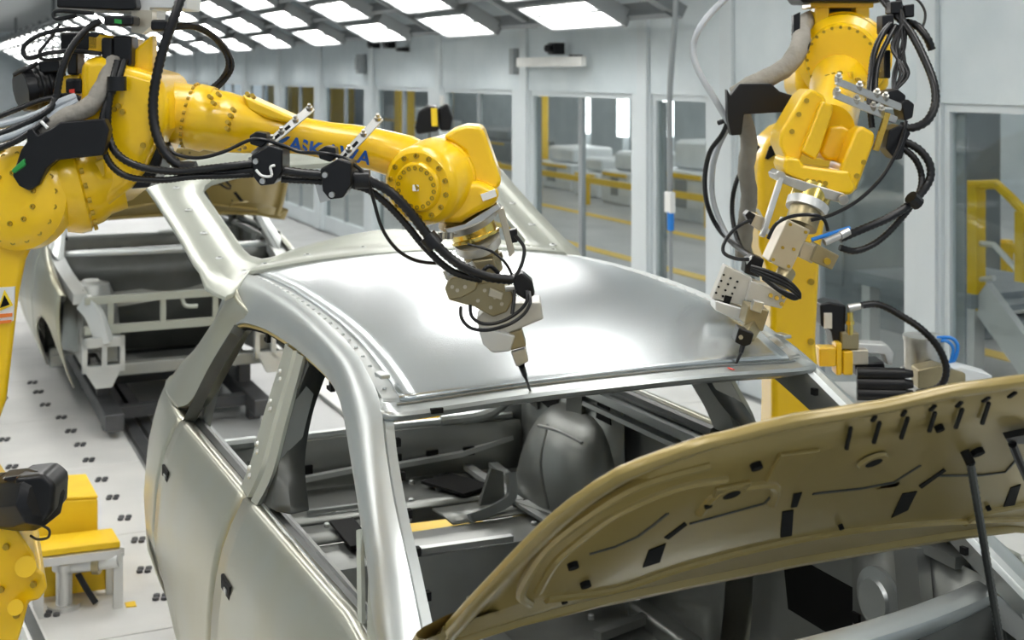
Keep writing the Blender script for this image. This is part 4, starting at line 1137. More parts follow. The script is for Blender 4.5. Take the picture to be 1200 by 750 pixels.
m = MB(); cylpx(m, (528, 326, fd - .02), (524, 316, fd - .02), 6, 6, 12); cylpx(m, (556, 322, fd - .04), (548, 308, fd - .04), 7, 6, 12); cylpx(m, (592, 338, fd - .04), (612, 336, fd - .04), 4, 4, 12); m.each('valve_fitting', 'chrome', tb)
hb = MB().px([(558, 374), (566, 366), (600, 356), (634, 354), (637, 374), (604, 388), (586, 394), (577, 414), (566, 404), (562, 388)], fd + .01, .10).build('sensor_head', 'toolg', tf, bevel=.004)
MB().px([(560, 384), (582, 388), (604, 394), (598, 412), (578, 414), (566, 404)], fd - .01, .09).build('head_lower', 'alu', hb, bevel=.004)
MB().px([(588, 394), (611, 386), (617, 406), (594, 412)], fd + .0, .06).build('nozzle_block', 'bronze', hb, bevel=.004)
MB().px([(598, 412), (616, 407), (620, 424), (605, 431)], fd + .02, .045).build('nozzle_head', 'chrome', hb, bevel=.004)
m = MB(); tipd = 3.30; cylpx(m, (611, 428, fd + .06), (615, 440, fd + .10), 4, 3.2, 12); cylpx(m, (615, 440, fd + .10), (621, 457, fd + .16), 1.9, 1.5, 10); m.build('needle', 'blackm', hb)
m = MB(); cylpx(m, (621, 457, fd + .16), (625, 466, fd + .18), 1.3, 1.0, 10); m.build('needle_tip', 'chrome', hb)
MB().px([(600, 326), (612, 320), (624, 330), (627, 346), (616, 352), (604, 344)], fd - .05, .06).build('connector', 'blackm', tf, bevel=.005)
# hoses along the arm
h1 = [(216, -14, 2.98), (205, 18, 2.96), (190, 62, 2.95), (180, 112, 2.94), (182, 152, 2.93), (196, 182, 2.92), (220, 198, 2.92), (262, 202, 2.92), (312, 198, 2.93), (352, 203, 2.93), (392, 206, 2.94), (424, 209, 2.95), (456, 224, 2.96), (480, 248, 2.97), (505, 280, 2.98), (535, 308, 2.99), (570, 324, 3.0), (600, 328, 3.02)]
hose('main_hose', h1, 6.2, 'black', r1)
hose('main_hose', [(138, 72, 2.95), (130, 105, 2.92), (126, 145, 2.91), (134, 176, 2.90), (160, 194, 2.90), (205, 201, 2.90), (255, 196, 2.90), (300, 191, 2.92)], 4.8, 'black', r1)
hose('main_hose', [(146, 70, 2.95), (138, 95, 2.93), (122, 130, 2.91), (119, 160, 2.90), (128, 190, 2.90), (150, 207, 2.90), (190, 211, 2.90), (225, 207, 2.905), (262, 206, 2.91), (300, 204, 2.93)], 4.2, 'black', r1)
hose('main_hose', [(330, 210, 2.95), (380, 213, 2.95), (425, 220, 2.96), (450, 236, 2.97), (475, 262, 2.98), (500, 292, 2.99), (530, 318, 3.0), (565, 328, 3.01)], 4.6, 'black', r1)
hose('signal_cable', [(188, 165, 2.93), (205, 180, 2.93), (232, 185, 2.93), (262, 178, 2.93), (298, 163, 2.93), (330, 170, 2.94), (352, 178, 2.94), (383, 180, 2.93), (405, 187, 2.94), (428, 205, 2.94), (437, 232, 2.95), (448, 268, 2.96), (466, 293, 2.98), (490, 306, 3.0), (520, 309, 3.02)], 2.2, 'black', r1, False)
hose('signal_cable', [(548, 286, 3.03), (575, 294, 3.02), (592, 308, 3.02), (600, 322, 3.03)], 1.6, 'black', r1, False)
hose('signal_cable', [(604, 276, 3.09), (614, 290, 3.07), (612, 308, 3.06), (604, 325, 3.05)], 2.2, 'black', r1, False)
hose('signal_cable', [(560, 330, 3.03), (566, 318, 3.02), (574, 312, 3.02), (584, 320, 3.03)], 2.6, 'black', r1, False)
hose('looped_cable', [(620, 342, 3.03), (621, 356, 3.01), (612, 370, 3.0), (594, 381, 2.99), (570, 387, 2.99), (551, 384, 3.0), (541, 373, 3.02), (540, 360, 3.04)], 2.1, 'black', r1, False)
hose('looped_cable', [(617, 340, 3.03), (617, 354, 3.02), (604, 368, 3.01), (584, 378, 3.0), (565, 379, 3.0), (553, 371, 3.02), (551, 358, 3.04)], 2.1, 'black', r1, False)
hose('looped_cable', [(603, 340, 3.03), (602, 354, 3.02), (600, 368, 3.01)], 2.3, 'black', r1, False)
hose('rear_cable', [(200, 34, 3.1), (226, 32, 3.12), (250, 44, 3.14), (264, 62, 3.15), (267, 78, 3.15), (258, 94, 3.15), (246, 104, 3.14)], 3.2, 'black', r1)
hose('rear_cable', [(200, 30, 3.1), (230, 30, 3.12), (256, 46, 3.14), (270, 66, 3.15), (272, 80, 3.15), (264, 94, 3.15), (252, 106, 3.14)], 2.8, 'black', r1)
for c_ in ((221, 200, 2.92), (425, 210, 2.95), (505, 282, 2.985), (137, 98, 2.92)):
    m = MB(); p = P(c_[0], c_[1], d=c_[2]); dirv = RGT if c_[0] < 500 else RGT * .6 - UPV * .7
    if c_[0] < 150: dirv = UPV
    m.lathe(p - dirv * .016, dirv, [(0, .021), (.032, .021)], 14); m.build('hose_strap', 'black', r1)
# black things on the elbow
MB().px([(14, 206), (24, 176), (31, 166), (31, 152), (38, 150), (44, 158), (58, 152), (70, 143), (122, 139), (128, 152), (121, 182), (66, 188), (54, 198), (46, 216), (34, 224), (22, 218)], 2.86, .03).build('bracket_plate', 'blackm', r1, bevel=.004)
MB().px([(12, 200), (28, 185), (30, 194), (16, 204)], 2.855, .03).build('connector', 'grn', r1, bevel=.004)
MB().px([(148, 222), (163, 192), (183, 164), (192, 178), (186, 200), (174, 220)], 2.97, .10).build('bracket_plate', 'blackm', r1, bevel=.006)
cbx = MB().px([(66, -12), (156, -12), (160, 8), (157, 12), (140, 12), (66, 9)], 2.98, .25).build('cable_box', 'blackm', r1, bevel=.01)
MB().px([(158, -12), (220, -12), (218, 11), (176, 10), (174, 34), (158, 34)], 3.02, .14).build('box_mount', 'alu', cbx, bevel=.004)
for (a0, b0, a1, b1, dd, mm) in ((118, 44, 131, 80, 2.95, 'blackm'), (131, 42, 154, 78, 2.96, 'blackm'), (70, 38, 116, 60, 3.02, 'blackm'), (121, 18, 156, 30, 2.93, 'blackm'), (176, 23, 196, 36, 2.97, 'blackm'), (78, 60, 90, 88, 2.97, 'blackm'), (76, 92, 96, 110, 2.95, 'blackm')):
    MB().px([(a0, b0), (a1, b0), (a1, b1), (a0, b1)], dd, .06).build('connector_block', mm, r1, bevel=.006)
MB().px([(134, 22), (142, 23), (142, 28), (134, 27)], 2.925, .02).build('indicator', 'grn', r1)
MB().px([(81, 105), (87, 104), (87, 109), (81, 110)], 2.945, .02).build('indicator', 'red', r1)
MB().px([(154, 12), (178, 12), (178, 30), (166, 40), (154, 38)], 3.0, .04).build('box_plate', 'beige', r1)
MB().px([(62, 92), (94, 84), (96, 106), (88, 118), (64, 118)], 2.99, .06).build('motor_seat', 'yellow', r1, bevel=.008)
ma = P(70, 98, d=3.04); mb_ = P(24, 106, d=2.98)
m = MB(); dr = mb_ - ma; L = np.linalg.norm(dr)
m.lathe(ma, dr, [(0, .050), (L * .35, .050), (L * .35, .056), (L * .45, .056), (L * .45, .050), (L * .55, .050), (L * .55, .056), (L * .65, .056), (L * .65, .05), (L * .75, .05), (L * .75, .054), (L, .048)], 12)
em = m.build('motor', 'blackm', r1, bevel=.003)
MB().px([(44, 72), (68, 70), (70, 84), (46, 86)], 2.97, .05).build('motor_plug', 'blackm', em, bevel=.005)
hose('plug_lead', [(44, 74, 2.97), (34, 80, 2.96), (24, 84, 2.96), (16, 88, 2.96)], 2.4, 'black', em, False)
sl = MB().tube([P(u, v, d=d) for u, v, d in [(46, 162, 2.90), (58, 150, 2.90), (74, 138, 2.90), (92, 132, 2.905), (108, 122, 2.92), (118, 108, 2.93), (128, 88, 2.95), (132, 70, 2.97)]], .022, 14, 5, rib=.02, rib_d=.07).build('fabric_sleeve', 'sleeve', r1)
hose('grey_hose', [(-14, 150, 2.90), (20, 142, 2.90), (48, 132, 2.90), (70, 120, 2.90), (88, 113, 2.92)], 4.6, 'greyhose', r1, False)
hose('grey_hose', [(-14, 168, 2.88), (20, 157, 2.88), (48, 142, 2.89), (72, 128, 2.90), (90, 118, 2.92)], 4.6, 'greyhose', r1, False)
hose('black_hose', [(-14, 142, 2.91), (20, 128, 2.91), (50, 117, 2.92), (80, 112, 2.92), (94, 116, 2.93)], 3.6, 'black', r1)
hose('black_hose', [(-14, 162, 2.885), (14, 152, 2.885), (40, 140, 2.885), (58, 128, 2.89), (66, 112, 2.90), (72, 84, 2.90), (84, 56, 2.91), (102, 34, 2.92), (118, 24, 2.93)], 4.6, 'black', r1)
hose('black_hose', [(-14, 180, 2.87), (20, 165, 2.87), (40, 152, 2.87), (56, 138, 2.88)], 4.0, 'black', r1)
hose('looped_cable', [(90, 18, 2.97), (66, 22, 2.96), (64, 14, 2.96), (78, 13, 2.96), (110, 16, 2.96)], 2.4, 'black', r1, False)
hose('looped_cable', [(112, 34, 2.96), (80, 34, 2.95), (50, 40, 2.94), (32, 50, 2.94), (27, 60, 2.94), (34, 68, 2.94), (58, 62, 2.94), (90, 60, 2.95), (118, 63, 2.95)], 2.8, 'black', r1, False)
hose('looped_cable', [(70, 28, 2.97), (58, 46, 2.96), (46, 62, 2.95), (52, 70, 2.95), (76, 68, 2.95)], 2.0, 'black', r1, False)
hose('label_band', [(48, 142, 2.87), (56, 150, 2.87)], 2.0, 'labelw', r1, False)

# ------------------------------------------------------------------ right robot
base2 = np.array([1.62, 1.18, 0.0])
r2 = thing('industrial_robot', 'yellow industrial robot standing behind the car, its wrist tool lowered to the windscreen header', 'robot', tuple(base2))
MB().lathe(base2, (0, 0, 1), [(0, .36), (.04, .36), (.04, .30), (.35, .30), (.35, .34), (.40, .34)], 32).build('pedestal', 'yellow', r2, bevel=.004)
MB().lathe(base2 + (0, 0, .40), (0, 0, 1), [(0, .28), (.2, .28), (.24, .24), (.36, .22)], 32).build('swivel_base', 'yellow', r2)
D2 = 5.05
c2 = MB().px([(888, 205), (889, 188), (898, 164), (914, 150), (938, 140), (985, 120), (1004, 150), (975, 210), (962, 300), (957, 400), (960, 440), (985, 455), (996, 500), (1000, 620), (900, 640), (905, 480), (903, 330), (890, 290)], D2, .24).build('lower_arm', 'yellow', r2, bevel=.025, seg=3)
MB().px([(897, 186), (902, 172), (914, 163), (916, 170), (914, 178), (900, 187)], D2 - .012, .02).build('arm_pocket', 'slot', c2)
m = MB(); [m.lathe(P(u, v, d=D2 - .002), -FWD, [(0, .012), (.012, .012)], 10) for u, v in ((950, 330), (950, 400), (912, 420), (948, 470), (984, 470))]; small(m.build('arm_bolts', 'bolt', c2))
MB().px([(880, 240), (890, 246), (908, 282), (884, 262)], D2 - .3, .01).build('warning_label', 'labelw', c2)
MB().px([(884, 246), (895, 258), (886, 260)], D2 - .304, .004).build('warning_triangle', 'laby', c2)
# elbow body
de = 4.72
e0 = P(986, 70, d=de - .16); e1 = P(992, 66, d=de + .28); et = (e0 - e1) / np.linalg.norm(e0 - e1)
m = MB(); m.lathe(e1, et, [(0, .15), (.06, .168), (.30, .168), (.305, .160), (.34, .156), (.36, .128), (.40, .122), (.45, .118)], 44)
eb = m.build('elbow_housing', 'yellow', r2)
MB().px([(933, 72), (945, 48), (960, 34), (1014, 34), (1032, 52), (1044, 70), (1044, 104), (1024, 118), (946, 122), (933, 108)], de, .24).build('housing_body', 'yellow', eb, bevel=.03, seg=4)
for a0, a1 in ((955, 972), (1003, 1019)):
    MB().px([(a0, 6), (a1, 6), (a1, 44), (a0, 44)], de - .02, .07).build('top_lug', 'yellow', eb, bevel=.006)
MB().px([(950, 2), (1024, 2), (1024, 9), (950, 9)], de - .03, .14).build('top_plate', 'yellow', eb, bevel=.004)
m = MB(); boltring(m, e0 + et * .05, et, .112, 24, .006, .008); [m.lathe(P(u, v, d=de - .105), -FWD, [(0, .010), (.01, .008)], 10) for u, v in ((970, 42), (1004, 42), (1016, 50), (945, 68))]; small(m.build('housing_bolts', 'bolt', eb))
# forearm towards the viewer, then the fork
f0 = P(985, 90, d=de - .05); f1 = P(972, 150, d=4.02)
m = MB(); ft = (f1 - f0) / np.linalg.norm(f1 - f0); fl_ = np.linalg.norm(f1 - f0)
m.lathe(f0, ft, [(0, .105), (.06, .104), (.065, .098), (.18, .096), (.30, .085), (fl_ - .10, .080), (fl_, .075)], 40)
fa = m.build('upper_arm', 'yellow', r2)
m = MB()
for u, v in [(969, 90), (976, 88), (983, 86), (1004, 94), (1009, 98), (1003, 100)]: m.lathe(P(u, v, d=4.37), -FWD, [(0, .009), (.02, .009)], 10)
small(m.build('arm_bolts', 'bolt', fa))
MB().px([(996, 84), (1000, 84), (1000, 104), (996, 108)], 4.34, .05).build('arm_rib', 'yellow', fa, bevel=.004)
# fork: left cheek, right cheek, bridge, inner knuckle
fk = MB().px([(914, 156), (940, 112), (950, 103), (966, 112), (970, 120), (948, 166), (934, 196), (922, 190), (913, 170)], 3.97, .15).build('wrist_fork', 'yellow', r2, bevel=.012, seg=3)
MB().px([(946, 182), (940, 178), (964, 118), (977, 124), (976, 134), (962, 176), (956, 188)], 3.94, .10).build('fork_plate', 'yellow', fk, bevel=.008, seg=3)
MB().px([(985, 196), (1001, 154), (1010, 147), (1026, 156), (1025, 168), (1005, 222), (998, 228), (984, 214)], 3.93, .15).build('fork_cheek', 'yellow', fk, bevel=.012, seg=3)
MB().px([(921, 184), (938, 186), (942, 194), (985, 200), (996, 200), (1004, 222), (998, 229), (970, 226), (921, 204), (918, 194)], 3.92, .16).build('fork_bridge', 'yellow', fk, bevel=.012, seg=3)
MB().px([(960, 180), (972, 148), (986, 146), (1000, 152), (994, 184), (985, 190), (968, 188)], 4.0, .14).build('wrist_knuckle', 'yellow', fk, bevel=.016, seg=3)
m = MB()
for u, v, d_ in [(936, 134, 3.97), (928, 154, 3.97), (945, 118, 3.97), (946, 212, 3.92), (953, 213, 3.92), (960, 214, 3.92), (967, 215, 3.92), (1012, 190, 3.93), (1004, 206, 3.93)]: m.lathe(P(u, v, d=d_), -FWD, [(-.004, .008), (.004, .008)], 8)
small(m.build('fork_bolts', 'bolt', fk))
t2 = MB().px([(909, 205), (915, 200), (922, 206), (960, 218), (990, 227), (993, 236), (986, 238), (952, 229), (920, 216), (911, 211)], 3.90, .12).build('tool_flange', 'chrome', r2, bevel=.003)
m = MB(); cylpx(m, (953, 222, 3.96), (947, 238, 3.94), 23, 23, 30); m.build('brass_coupling', 'brass', t2)
m = MB(); cylpx(m, (947, 238, 3.94), (944, 247, 3.93), 25, 24, 30); m.build('clamp_ring', 'alu', t2)
m = MB(); cylpx(m, (944, 247, 3.93), (938, 266, 3.91), 19, 19, 24); m.build('tool_neck', 'bronze', t2)
for a_, b_ in (((916, 206), (893, 277)),):
    MB().bar(P(*a_, d=3.89), P(*b_, d=3.84), .016, .02, up=-FWD).build('link_arm', 'chrome', t2, bevel=.002)
m = MB(); [m.lathe(P(u, v, d=3.89), -FWD, [(0, .016), (.012, .014)], 14) for u, v in ((914, 206), (988, 234))]; m.build('link_bolts', 'chrome', t2)
MB().px([(923, 257), (950, 270), (926, 319), (900, 306)], 3.82, .10).build('gear_box', 'beige', t2, bevel=.004)
m = MB(); [m.lathe(P(u, v, d=3.819), -FWD, [(0, .005), (.006, .005)], 8) for u, v in ((926, 263), (944, 272), (924, 312), (906, 304), (917, 290), (930, 292))]; small(m.build('gear_bolts', 'bolt', t2))
MB().px([(938, 290), (942, 283), (960, 290), (952, 309), (937, 302)], 3.84, .07).build('valve', 'beige', t2, bevel=.003)
vb = MB().px([(958, 286), (984, 300), (975, 317), (950, 306)], 3.82, .08).build('valve_block', 'bronze', t2, bevel=.004)
MB().lathe(P(969, 306, d=3.819), -FWD, [(0, .010), (.008, .010), (.008, .005)], 12).build('valve_screw', 'bolt', vb)
MB().px([(878, 262), (884, 250), (898, 256), (892, 272)], 3.88, .06).build('side_block', 'beige', t2, bevel=.003)
MB().px([(873, 252), (878, 247), (886, 252), (880, 264)], 3.87, .05).build('connector', 'blackm', t2, bevel=.003)
m = MB(); cylpx(m, (922, 318, 3.85), (914, 332, 3.82), 11, 11, 16); m.build('lower_neck', 'bronze', t2)
hd2 = MB().px([(850, 311), (882, 326), (871, 358), (834, 350)], 3.76, .05).build('sensor_head', 'toolg', t2, bevel=.003)
m = MB(); [m.lathe(P(848 + 8 * i - 3 * j, 322 + 4 * i + 7 * j, d=3.758), -FWD, [(0, .0035), (.004, .0035)], 6) for i in range(3) for j in range(4)]; small(m.build('head_holes', 'slot', hd2))
MB().px([(880, 329), (924, 345), (916, 362), (874, 352)], 3.74, .10).build('head_box', 'toolg', hd2, bevel=.003)
m = MB(); [m.lathe(P(u, v, d=3.739), -FWD, [(0, .007), (.006, .006)], 10) for u, v in ((903, 346), (910, 349), (918, 348), (916, 356))]; small(m.build('head_bolts', 'brass', hd2))
MB().px([(838, 352), (872, 362), (878, 372), (872, 379), (838, 364)], 3.75, .09).build('head_lower', 'alu', hd2, bevel=.004)
MB().px([(850, 346), (858, 348), (853, 362), (846, 360)], 3.755, .02).build('head_window', 'slot', hd2)
MB().px([(874, 306), (884, 299), (896, 304), (890, 326), (872, 320)], 3.80, .06).build('connector', 'blackm', hd2, bevel=.004)
MB().px([(874, 305), (881, 300), (881, 303), (875, 310)], 3.798, .01).build('connector_label', 'labelw', hd2)
MB().bar(P(886, 376, d=3.68), P(874, 396, d=3.58), .035, .035, up=-FWD).build('nozzle_joint', 'bronze', hd2, bevel=.003)
MB().px([(877, 358), (902, 364), (894, 389), (872, 380)], 3.63, .09).build('nozzle_block', 'bronze', hd2, bevel=.004)
MB().px([(884, 352), (896, 355), (892, 368), (880, 364)], 3.61, .03).build('nozzle_bracket', 'chrome', hd2, bevel=.003)
MB().px([(866, 384), (884, 391), (880, 404), (872, 407), (861, 401)], 3.555, .06).build('nozzle_head', 'blackm', hd2, bevel=.004)
MB().lathe(P(868, 395, d=3.554), -FWD, [(0, .006), (.004, .006)], 10).build('nozzle_screw', 'chrome', hd2)
m = MB(); cylpx(m, (871, 402, 3.57), (868, 414, 3.56), 3.4, 2.8, 12); cylpx(m, (868, 414, 3.56), (860, 432, 3.55), 2.0, 1.4, 10); m.build('needle', 'blackm', hd2)
m = MB(); cylpx(m, (860, 432, 3.55), (858, 440, 3.545), 1.3, 1.0, 10); m.build('needle_tip', 'chrome', hd2)
# sleeve, plate and hoses on its left
MB().tube([P(u, v, d=d) for u, v, d in [(1016, 18, 4.84), (985, 18, 4.84), (958, 20, 4.84), (940, 30, 4.66), (938, 52, 4.42), (924, 76, 4.38), (902, 90, 4.36), (880, 100, 4.36), (862, 112, 4.38)]], .033, 14, 5, rib=.03, rib_d=.06).build('fabric_sleeve', 'sleeve', r2)
MB().tube([P(u, v, d=d) for u, v, d in [(864, 118, 4.40), (872, 142, 4.44), (878, 168, 4.5), (874, 198, 4.55), (878, 228, 4.6), (874, 262, 4.7), (870, 300, 4.8)]], .030, 14, 5, rib=.03, rib_d=.07).build('fabric_sleeve', 'sleeve', r2)
MB().px([(852, 104), (856, 112), (867, 98), (904, 98), (914, 107), (930, 112), (929, 131), (872, 134), (869, 158), (857, 159), (853, 140)], 4.30, .05).build('bracket_plate', 'blackm', r2, bevel=.006)
MB().px([(930, 18), (938, 14), (937, 60), (930, 50)], 4.48, .03).build('strap_plate', 'blackm', r2)
m = MB(); cylpx(m, (936, 56, 4.42), (944, 60, 4.42), 13, 12, 14); m.build('sleeve_strap', 'black', r2)
hose('grey_hose', [(948, -8, 4.70), (905, -24, 4.6), (866, -12, 4.5), (838, 10, 4.45), (818, 36, 4.4), (812, 58, 4.4), (818, 82, 4.38), (834, 110, 4.36), (852, 140, 4.36), (862, 152, 4.36)], 3.6, 'greyhose', r2, False)
hose('black_hose', [(842, 144, 4.40), (852, 142, 4.38), (846, 158, 4.40), (832, 178, 4.42), (826, 208, 4.45), (829, 240, 4.48), (842, 268, 4.5), (862, 288, 4.4), (880, 300, 4.1)], 3.2, 'black', r2)
hose('grey_hose', [(853, 150, 4.42), (842, 172, 4.44), (835, 200, 4.46), (836, 236, 4.48), (850, 272, 4.48), (866, 292, 4.42)], 3.2, 'greyhose', r2, False)
hose('black_hose', [(888, 172, 4.8), (864, 210, 4.7), (858, 250, 4.7), (868, 290, 4.6), (890, 312, 4.3)], 3.0, 'black', r2)
hose('signal_cable', [(880, 258, 3.87), (864, 266, 3.86), (850, 282, 3.84), (848, 296, 3.82), (862, 303, 3.80), (878, 304, 3.79)], 2.2, 'black', r2, False)
hose('signal_cable', [(900, 280, 3.80), (910, 262, 3.80), (930, 253, 3.80), (954, 252, 3.80), (966, 258, 3.81), (970, 270, 3.82)], 2.2, 'black', r2, False)
for k in range(3):
    hose('looped_cable', [(880, 312 + 2 * k, 3.74), (900, 318 + 4 * k, 3.72), (922, 328 + 4 * k, 3.70), (937, 344 + 2 * k, 3.70), (930, 350 - 2 * k, 3.71), (912, 340 - k, 3.72), (894, 326 - k, 3.74)], 2.2, 'black', r2, False)
# right-hand bundle
for (a_, b_) in (((980, 95), (1056, 126)), ((978, 111), (1050, 141))):
    br = MB().bar(P(*a_, d=3.90), P(*b_, d=3.95), .022, .012, up=-FWD).build('clamp_bar', 'chrome', r2, bevel=.002)
    m = MB()
    for t_ in (.03, .35, .62, .75): p = P(lerp(a_[0], b_[0], t_), lerp(a_[1], b_[1], t_) - 3, d=3.90 + .05 * t_); m.lathe(p, UPV * .8 - FWD * .6, [(-.006, .011), (.012, .011), (.012, .006), (.022, .006)], 10)
    small(m.build('bar_bolts', 'chrome', br))
MB().bar(P(1040, 132, d=3.93), P(1026, 176, d=3.95), .016, .016, up=-FWD).build('bar_stay', 'brass', r2)
for poly, dd in (([(1036, 108), (1052, 104), (1062, 112), (1060, 126), (1044, 126)], 3.98), ([(1056, 120), (1064, 116), (1072, 122), (1070, 138), (1060, 142)], 3.94), ([(1042, 152), (1056, 146), (1068, 156), (1062, 166), (1058, 186), (1050, 188), (1038, 174)], 3.92)):
    MB().px(poly, dd, .10).build('hose_clamp', 'blackm', r2, bevel=.005)
hose('main_hose', [(1024, -14, 4.3), (1045, 12, 4.2), (1066, 36, 4.12), (1082, 66, 4.06), (1094, 96, 4.0), (1096, 122, 3.97), (1086, 142, 3.95), (1068, 150, 3.95), (1054, 147, 3.96)], 5.0, 'black', r2)
hose('main_hose', [(1060, 166, 3.95), (1078, 176, 3.94), (1090, 194, 3.93), (1088, 214, 3.92), (1070, 236, 3.90), (1044, 254, 3.87), (1012, 268, 3.85), (984, 280, 3.84)], 5.2, 'black', r2)
hose('main_hose', [(1056, 172, 3.95), (1072, 186, 3.94), (1080, 206, 3.94), (1076, 228, 3.92), (1056, 256, 3.90), (1030, 282, 3.88), (1004, 294, 3.86), (984, 290, 3.85)], 4.2, 'black', r2)
hose('main_hose', [(1044, 28, 4.15), (1034, 40, 4.12), (1024, 64, 4.08), (1020, 96, 4.04), (1019, 120, 4.0), (1022, 150, 3.98)], 4.0, 'black', r2)
hose('main_hose', [(1050, 30, 4.15), (1042, 44, 4.12), (1030, 70, 4.08), (1026, 96, 4.04), (1026, 120, 4.0)], 3.4, 'black', r2)
hose('main_hose', [(1060, 26, 4.2), (1074, 30, 4.15), (1086, 44, 4.12), (1092, 58, 4.12)], 5.0, 'black', r2)
hose('signal_cable', [(1062, 142, 3.93), (1056, 166, 3.90), (1046, 188, 3.87), (1030, 212, 3.85), (1004, 236, 3.83), (974, 252, 3.82), (950, 258, 3.82)], 2.2, 'black', r2, False)
for k in range(7):
    u0_ = 1048 + 2.5 * (k % 4)
    hose('signal_cable', [(u0_, -10 + 4 * k, 4.2), (1058 + 3 * math.sin(k * 2.1), 26, 4.14), (1052 + 8 * math.sin(k * 1.7), 56, 4.1), (1056 + 9 * math.cos(k * 2.3), 86, 4.06), (1048 + 5 * math.sin(k * 3.1), 108, 4.02), (1046 + 2 * k, 122, 3.99)], 1.7, 'black', r2, False)
for k, (a0, b0, a1, b1) in enumerate(((1044, 2, 1058, 16), (1034, 18, 1048, 40), (1036, 60, 1044, 92), (1060, 6, 1072, 20), (1048, 30, 1060, 44))):
    MB().px([(a0, b0), (a1, b0 - 2), (a1, b1), (a0, b1)], 4.16, .07).build('connector_block', 'blackm', r2, bevel=.005)
hose('looped_cable', [(1050, 0, 4.2), (1072, -2, 4.18), (1084, 14, 4.16), (1080, 32, 4.15), (1066, 24, 4.15)], 1.6, 'black', r2, False)
MB().px([(930, -12), (1036, -12), (1034, 3), (940, 3)], de - .08, .2).build('cable_box', 'blackm', r2, bevel=.01)
hose('air_hose', [(951, 281, 3.83), (970, 275, 3.83), (996, 267, 3.84)], 2.4, 'bluehose', r2, False)
m = MB(); cylpx(m, (966, 284, 3.82), (984, 276, 3.83), 4.5, 4.5, 12); cylpx(m, (984, 276, 3.83), (994, 271, 3.84), 5.5, 5.5, 12); m.build('hose_fitting', 'chrome', r2)
hose('hose_strap', [(1067, 231, 3.88), (1076, 239, 3.89)], 8.5, 'black', r2, False)

# ------------------------------------------------------------------ pump unit beside the right robot
pd = 5.35
gp = P(1060, 480, d=pd); 
pu = thing('pump_unit', 'pump and valve unit with black hose and silver canister beside the right robot', 'pump', (gp[0], gp[1], 0))
zt_ = P(1060, 470, d=pd)[2]
b0_ = P(1000, 470, d=pd); b1_ = P(1165, 456, d=pd + .3)
tb2 = MB()
ctr = P(1075, 470, d=pd + .12)
MB().box((ctr[0], ctr[1], zt_ - .02), (.62, .44, .04), (RGT, FWD, UPV)).build('base_plate', 'alu', pu, bevel=.004)
MB().box((ctr[0], ctr[1], (zt_ - .04) / 2), (.40, .30, zt_ - .04), (RGT, FWD, UPV)).build('stand', 'machg', pu, bevel=.01)
mo2 = None
for k, (v, r) in enumerate(((437, 7), (449, 8), (461, 8))):
    m = MB(); cylpx(m, (1004, v, pd - .02), (1060, v + 1, pd - .05), r, r, 18); cylpx(m, (1060, v + 1, pd - .05), (1070, v + 1, pd - .055), r * .8, r * .6, 18); m.build('motor', 'blackm', pu)
MB().px([(1002, 428), (1036, 424), (1040, 440), (1004, 442)], pd + .02, .12).build('motor_head', 'blackm', pu, bevel=.006)
MB().px([(961, 357), (972, 354), (992, 358), (990, 408), (978, 410), (974, 388), (962, 382)], pd + .02, .12).build('controller', 'blackm', pu, bevel=.008)
MB().px([(966, 367), (975, 367), (975, 385), (966, 385)], pd + .012, .01).build('controller_label', 'labelw', pu)
m = MB(); cylpx(m, (996, 366, pd), (996, 392, pd), 4, 4, 12); cylpx(m, (996, 376, pd), (996, 380, pd), 5.5, 5.5, 6); m.build('riser_pipe', 'brass', pu)
m = MB(); cylpx(m, (994, 361, pd), (1010, 358, pd), 5, 4, 12); m.build('elbow_fitting', 'chrome', pu)
MB().px([(986, 390), (1007, 390), (1007, 410), (986, 410)], pd - .01, .10).build('valve_body', 'bronze', pu, bevel=.006)
MB().px([(996, 410), (1018, 410), (1018, 428), (996, 428)], pd - .005, .08).build('valve_base', 'beige', pu, bevel=.006)
MB().px([(1000, 402), (1040, 404), (1048, 414), (1046, 428), (1040, 428), (1036, 416), (1000, 414)], pd + .03, .08).build('cover_arm', 'alu', pu, bevel=.006)
for a0, b0, a1, b1 in ((980, 402, 987, 440), (988, 412, 1000, 440), (960, 408, 980, 430)):
    MB().px([(a0, b0), (a1, b0), (a1, b1), (a0, b1)], pd - .03, .08).build('yellow_bracket', 'yellow', pu, bevel=.006)
hose('pump_hose', [(1008, 358, pd), (1030, 357, pd), (1056, 370, pd - .02), (1080, 386, pd - .05), (1100, 408, pd - .07), (1109, 434, pd - .08), (1100, 454, pd - .08), (1074, 461, pd - .06)], 4.6, 'black', pu)
m = MB(); cylpx(m, (1082, 396, pd + .25), (1082, 440, pd + .25), 22, 22, 30); cylpx(m, (1082, 393, pd + .25), (1082, 398, pd + .25), 23.5, 23.5, 30); m.build('canister', 'chrome', pu)
hose('air_hose', [(1098, 396, pd + .2), (1114, 396, pd + .18), (1122, 404, pd + .17), (1120, 418, pd + .17), (1112, 430, pd + .18)], 2.2, 'bluehose', pu, False)
hose('air_hose', [(1096, 400, pd + .2), (1110, 400, pd + .18), (1117, 410, pd + .17), (1112, 430, pd + .18)], 2.0, 'bluehose', pu, False)
MB().px([(1076, 434), (1100, 428), (1132, 438), (1132, 456), (1076, 456)], pd + .05, .10).build('side_box', 'bronze', pu, bevel=.006)
MB().px([(1112, 434), (1126, 430), (1163, 440), (1163, 456), (1124, 456)], pd + .08, .12).build('junction_box', 'machine', pu, bevel=.006)
m = MB(); [m.lathe(P(u, v, d=pd + .045), -FWD, [(0, .012), (.02, .010)], 10) for u, v in ((1108, 452), (1126, 451), (1058, 432))]; m.each('box_knob', 'chrome', pu)

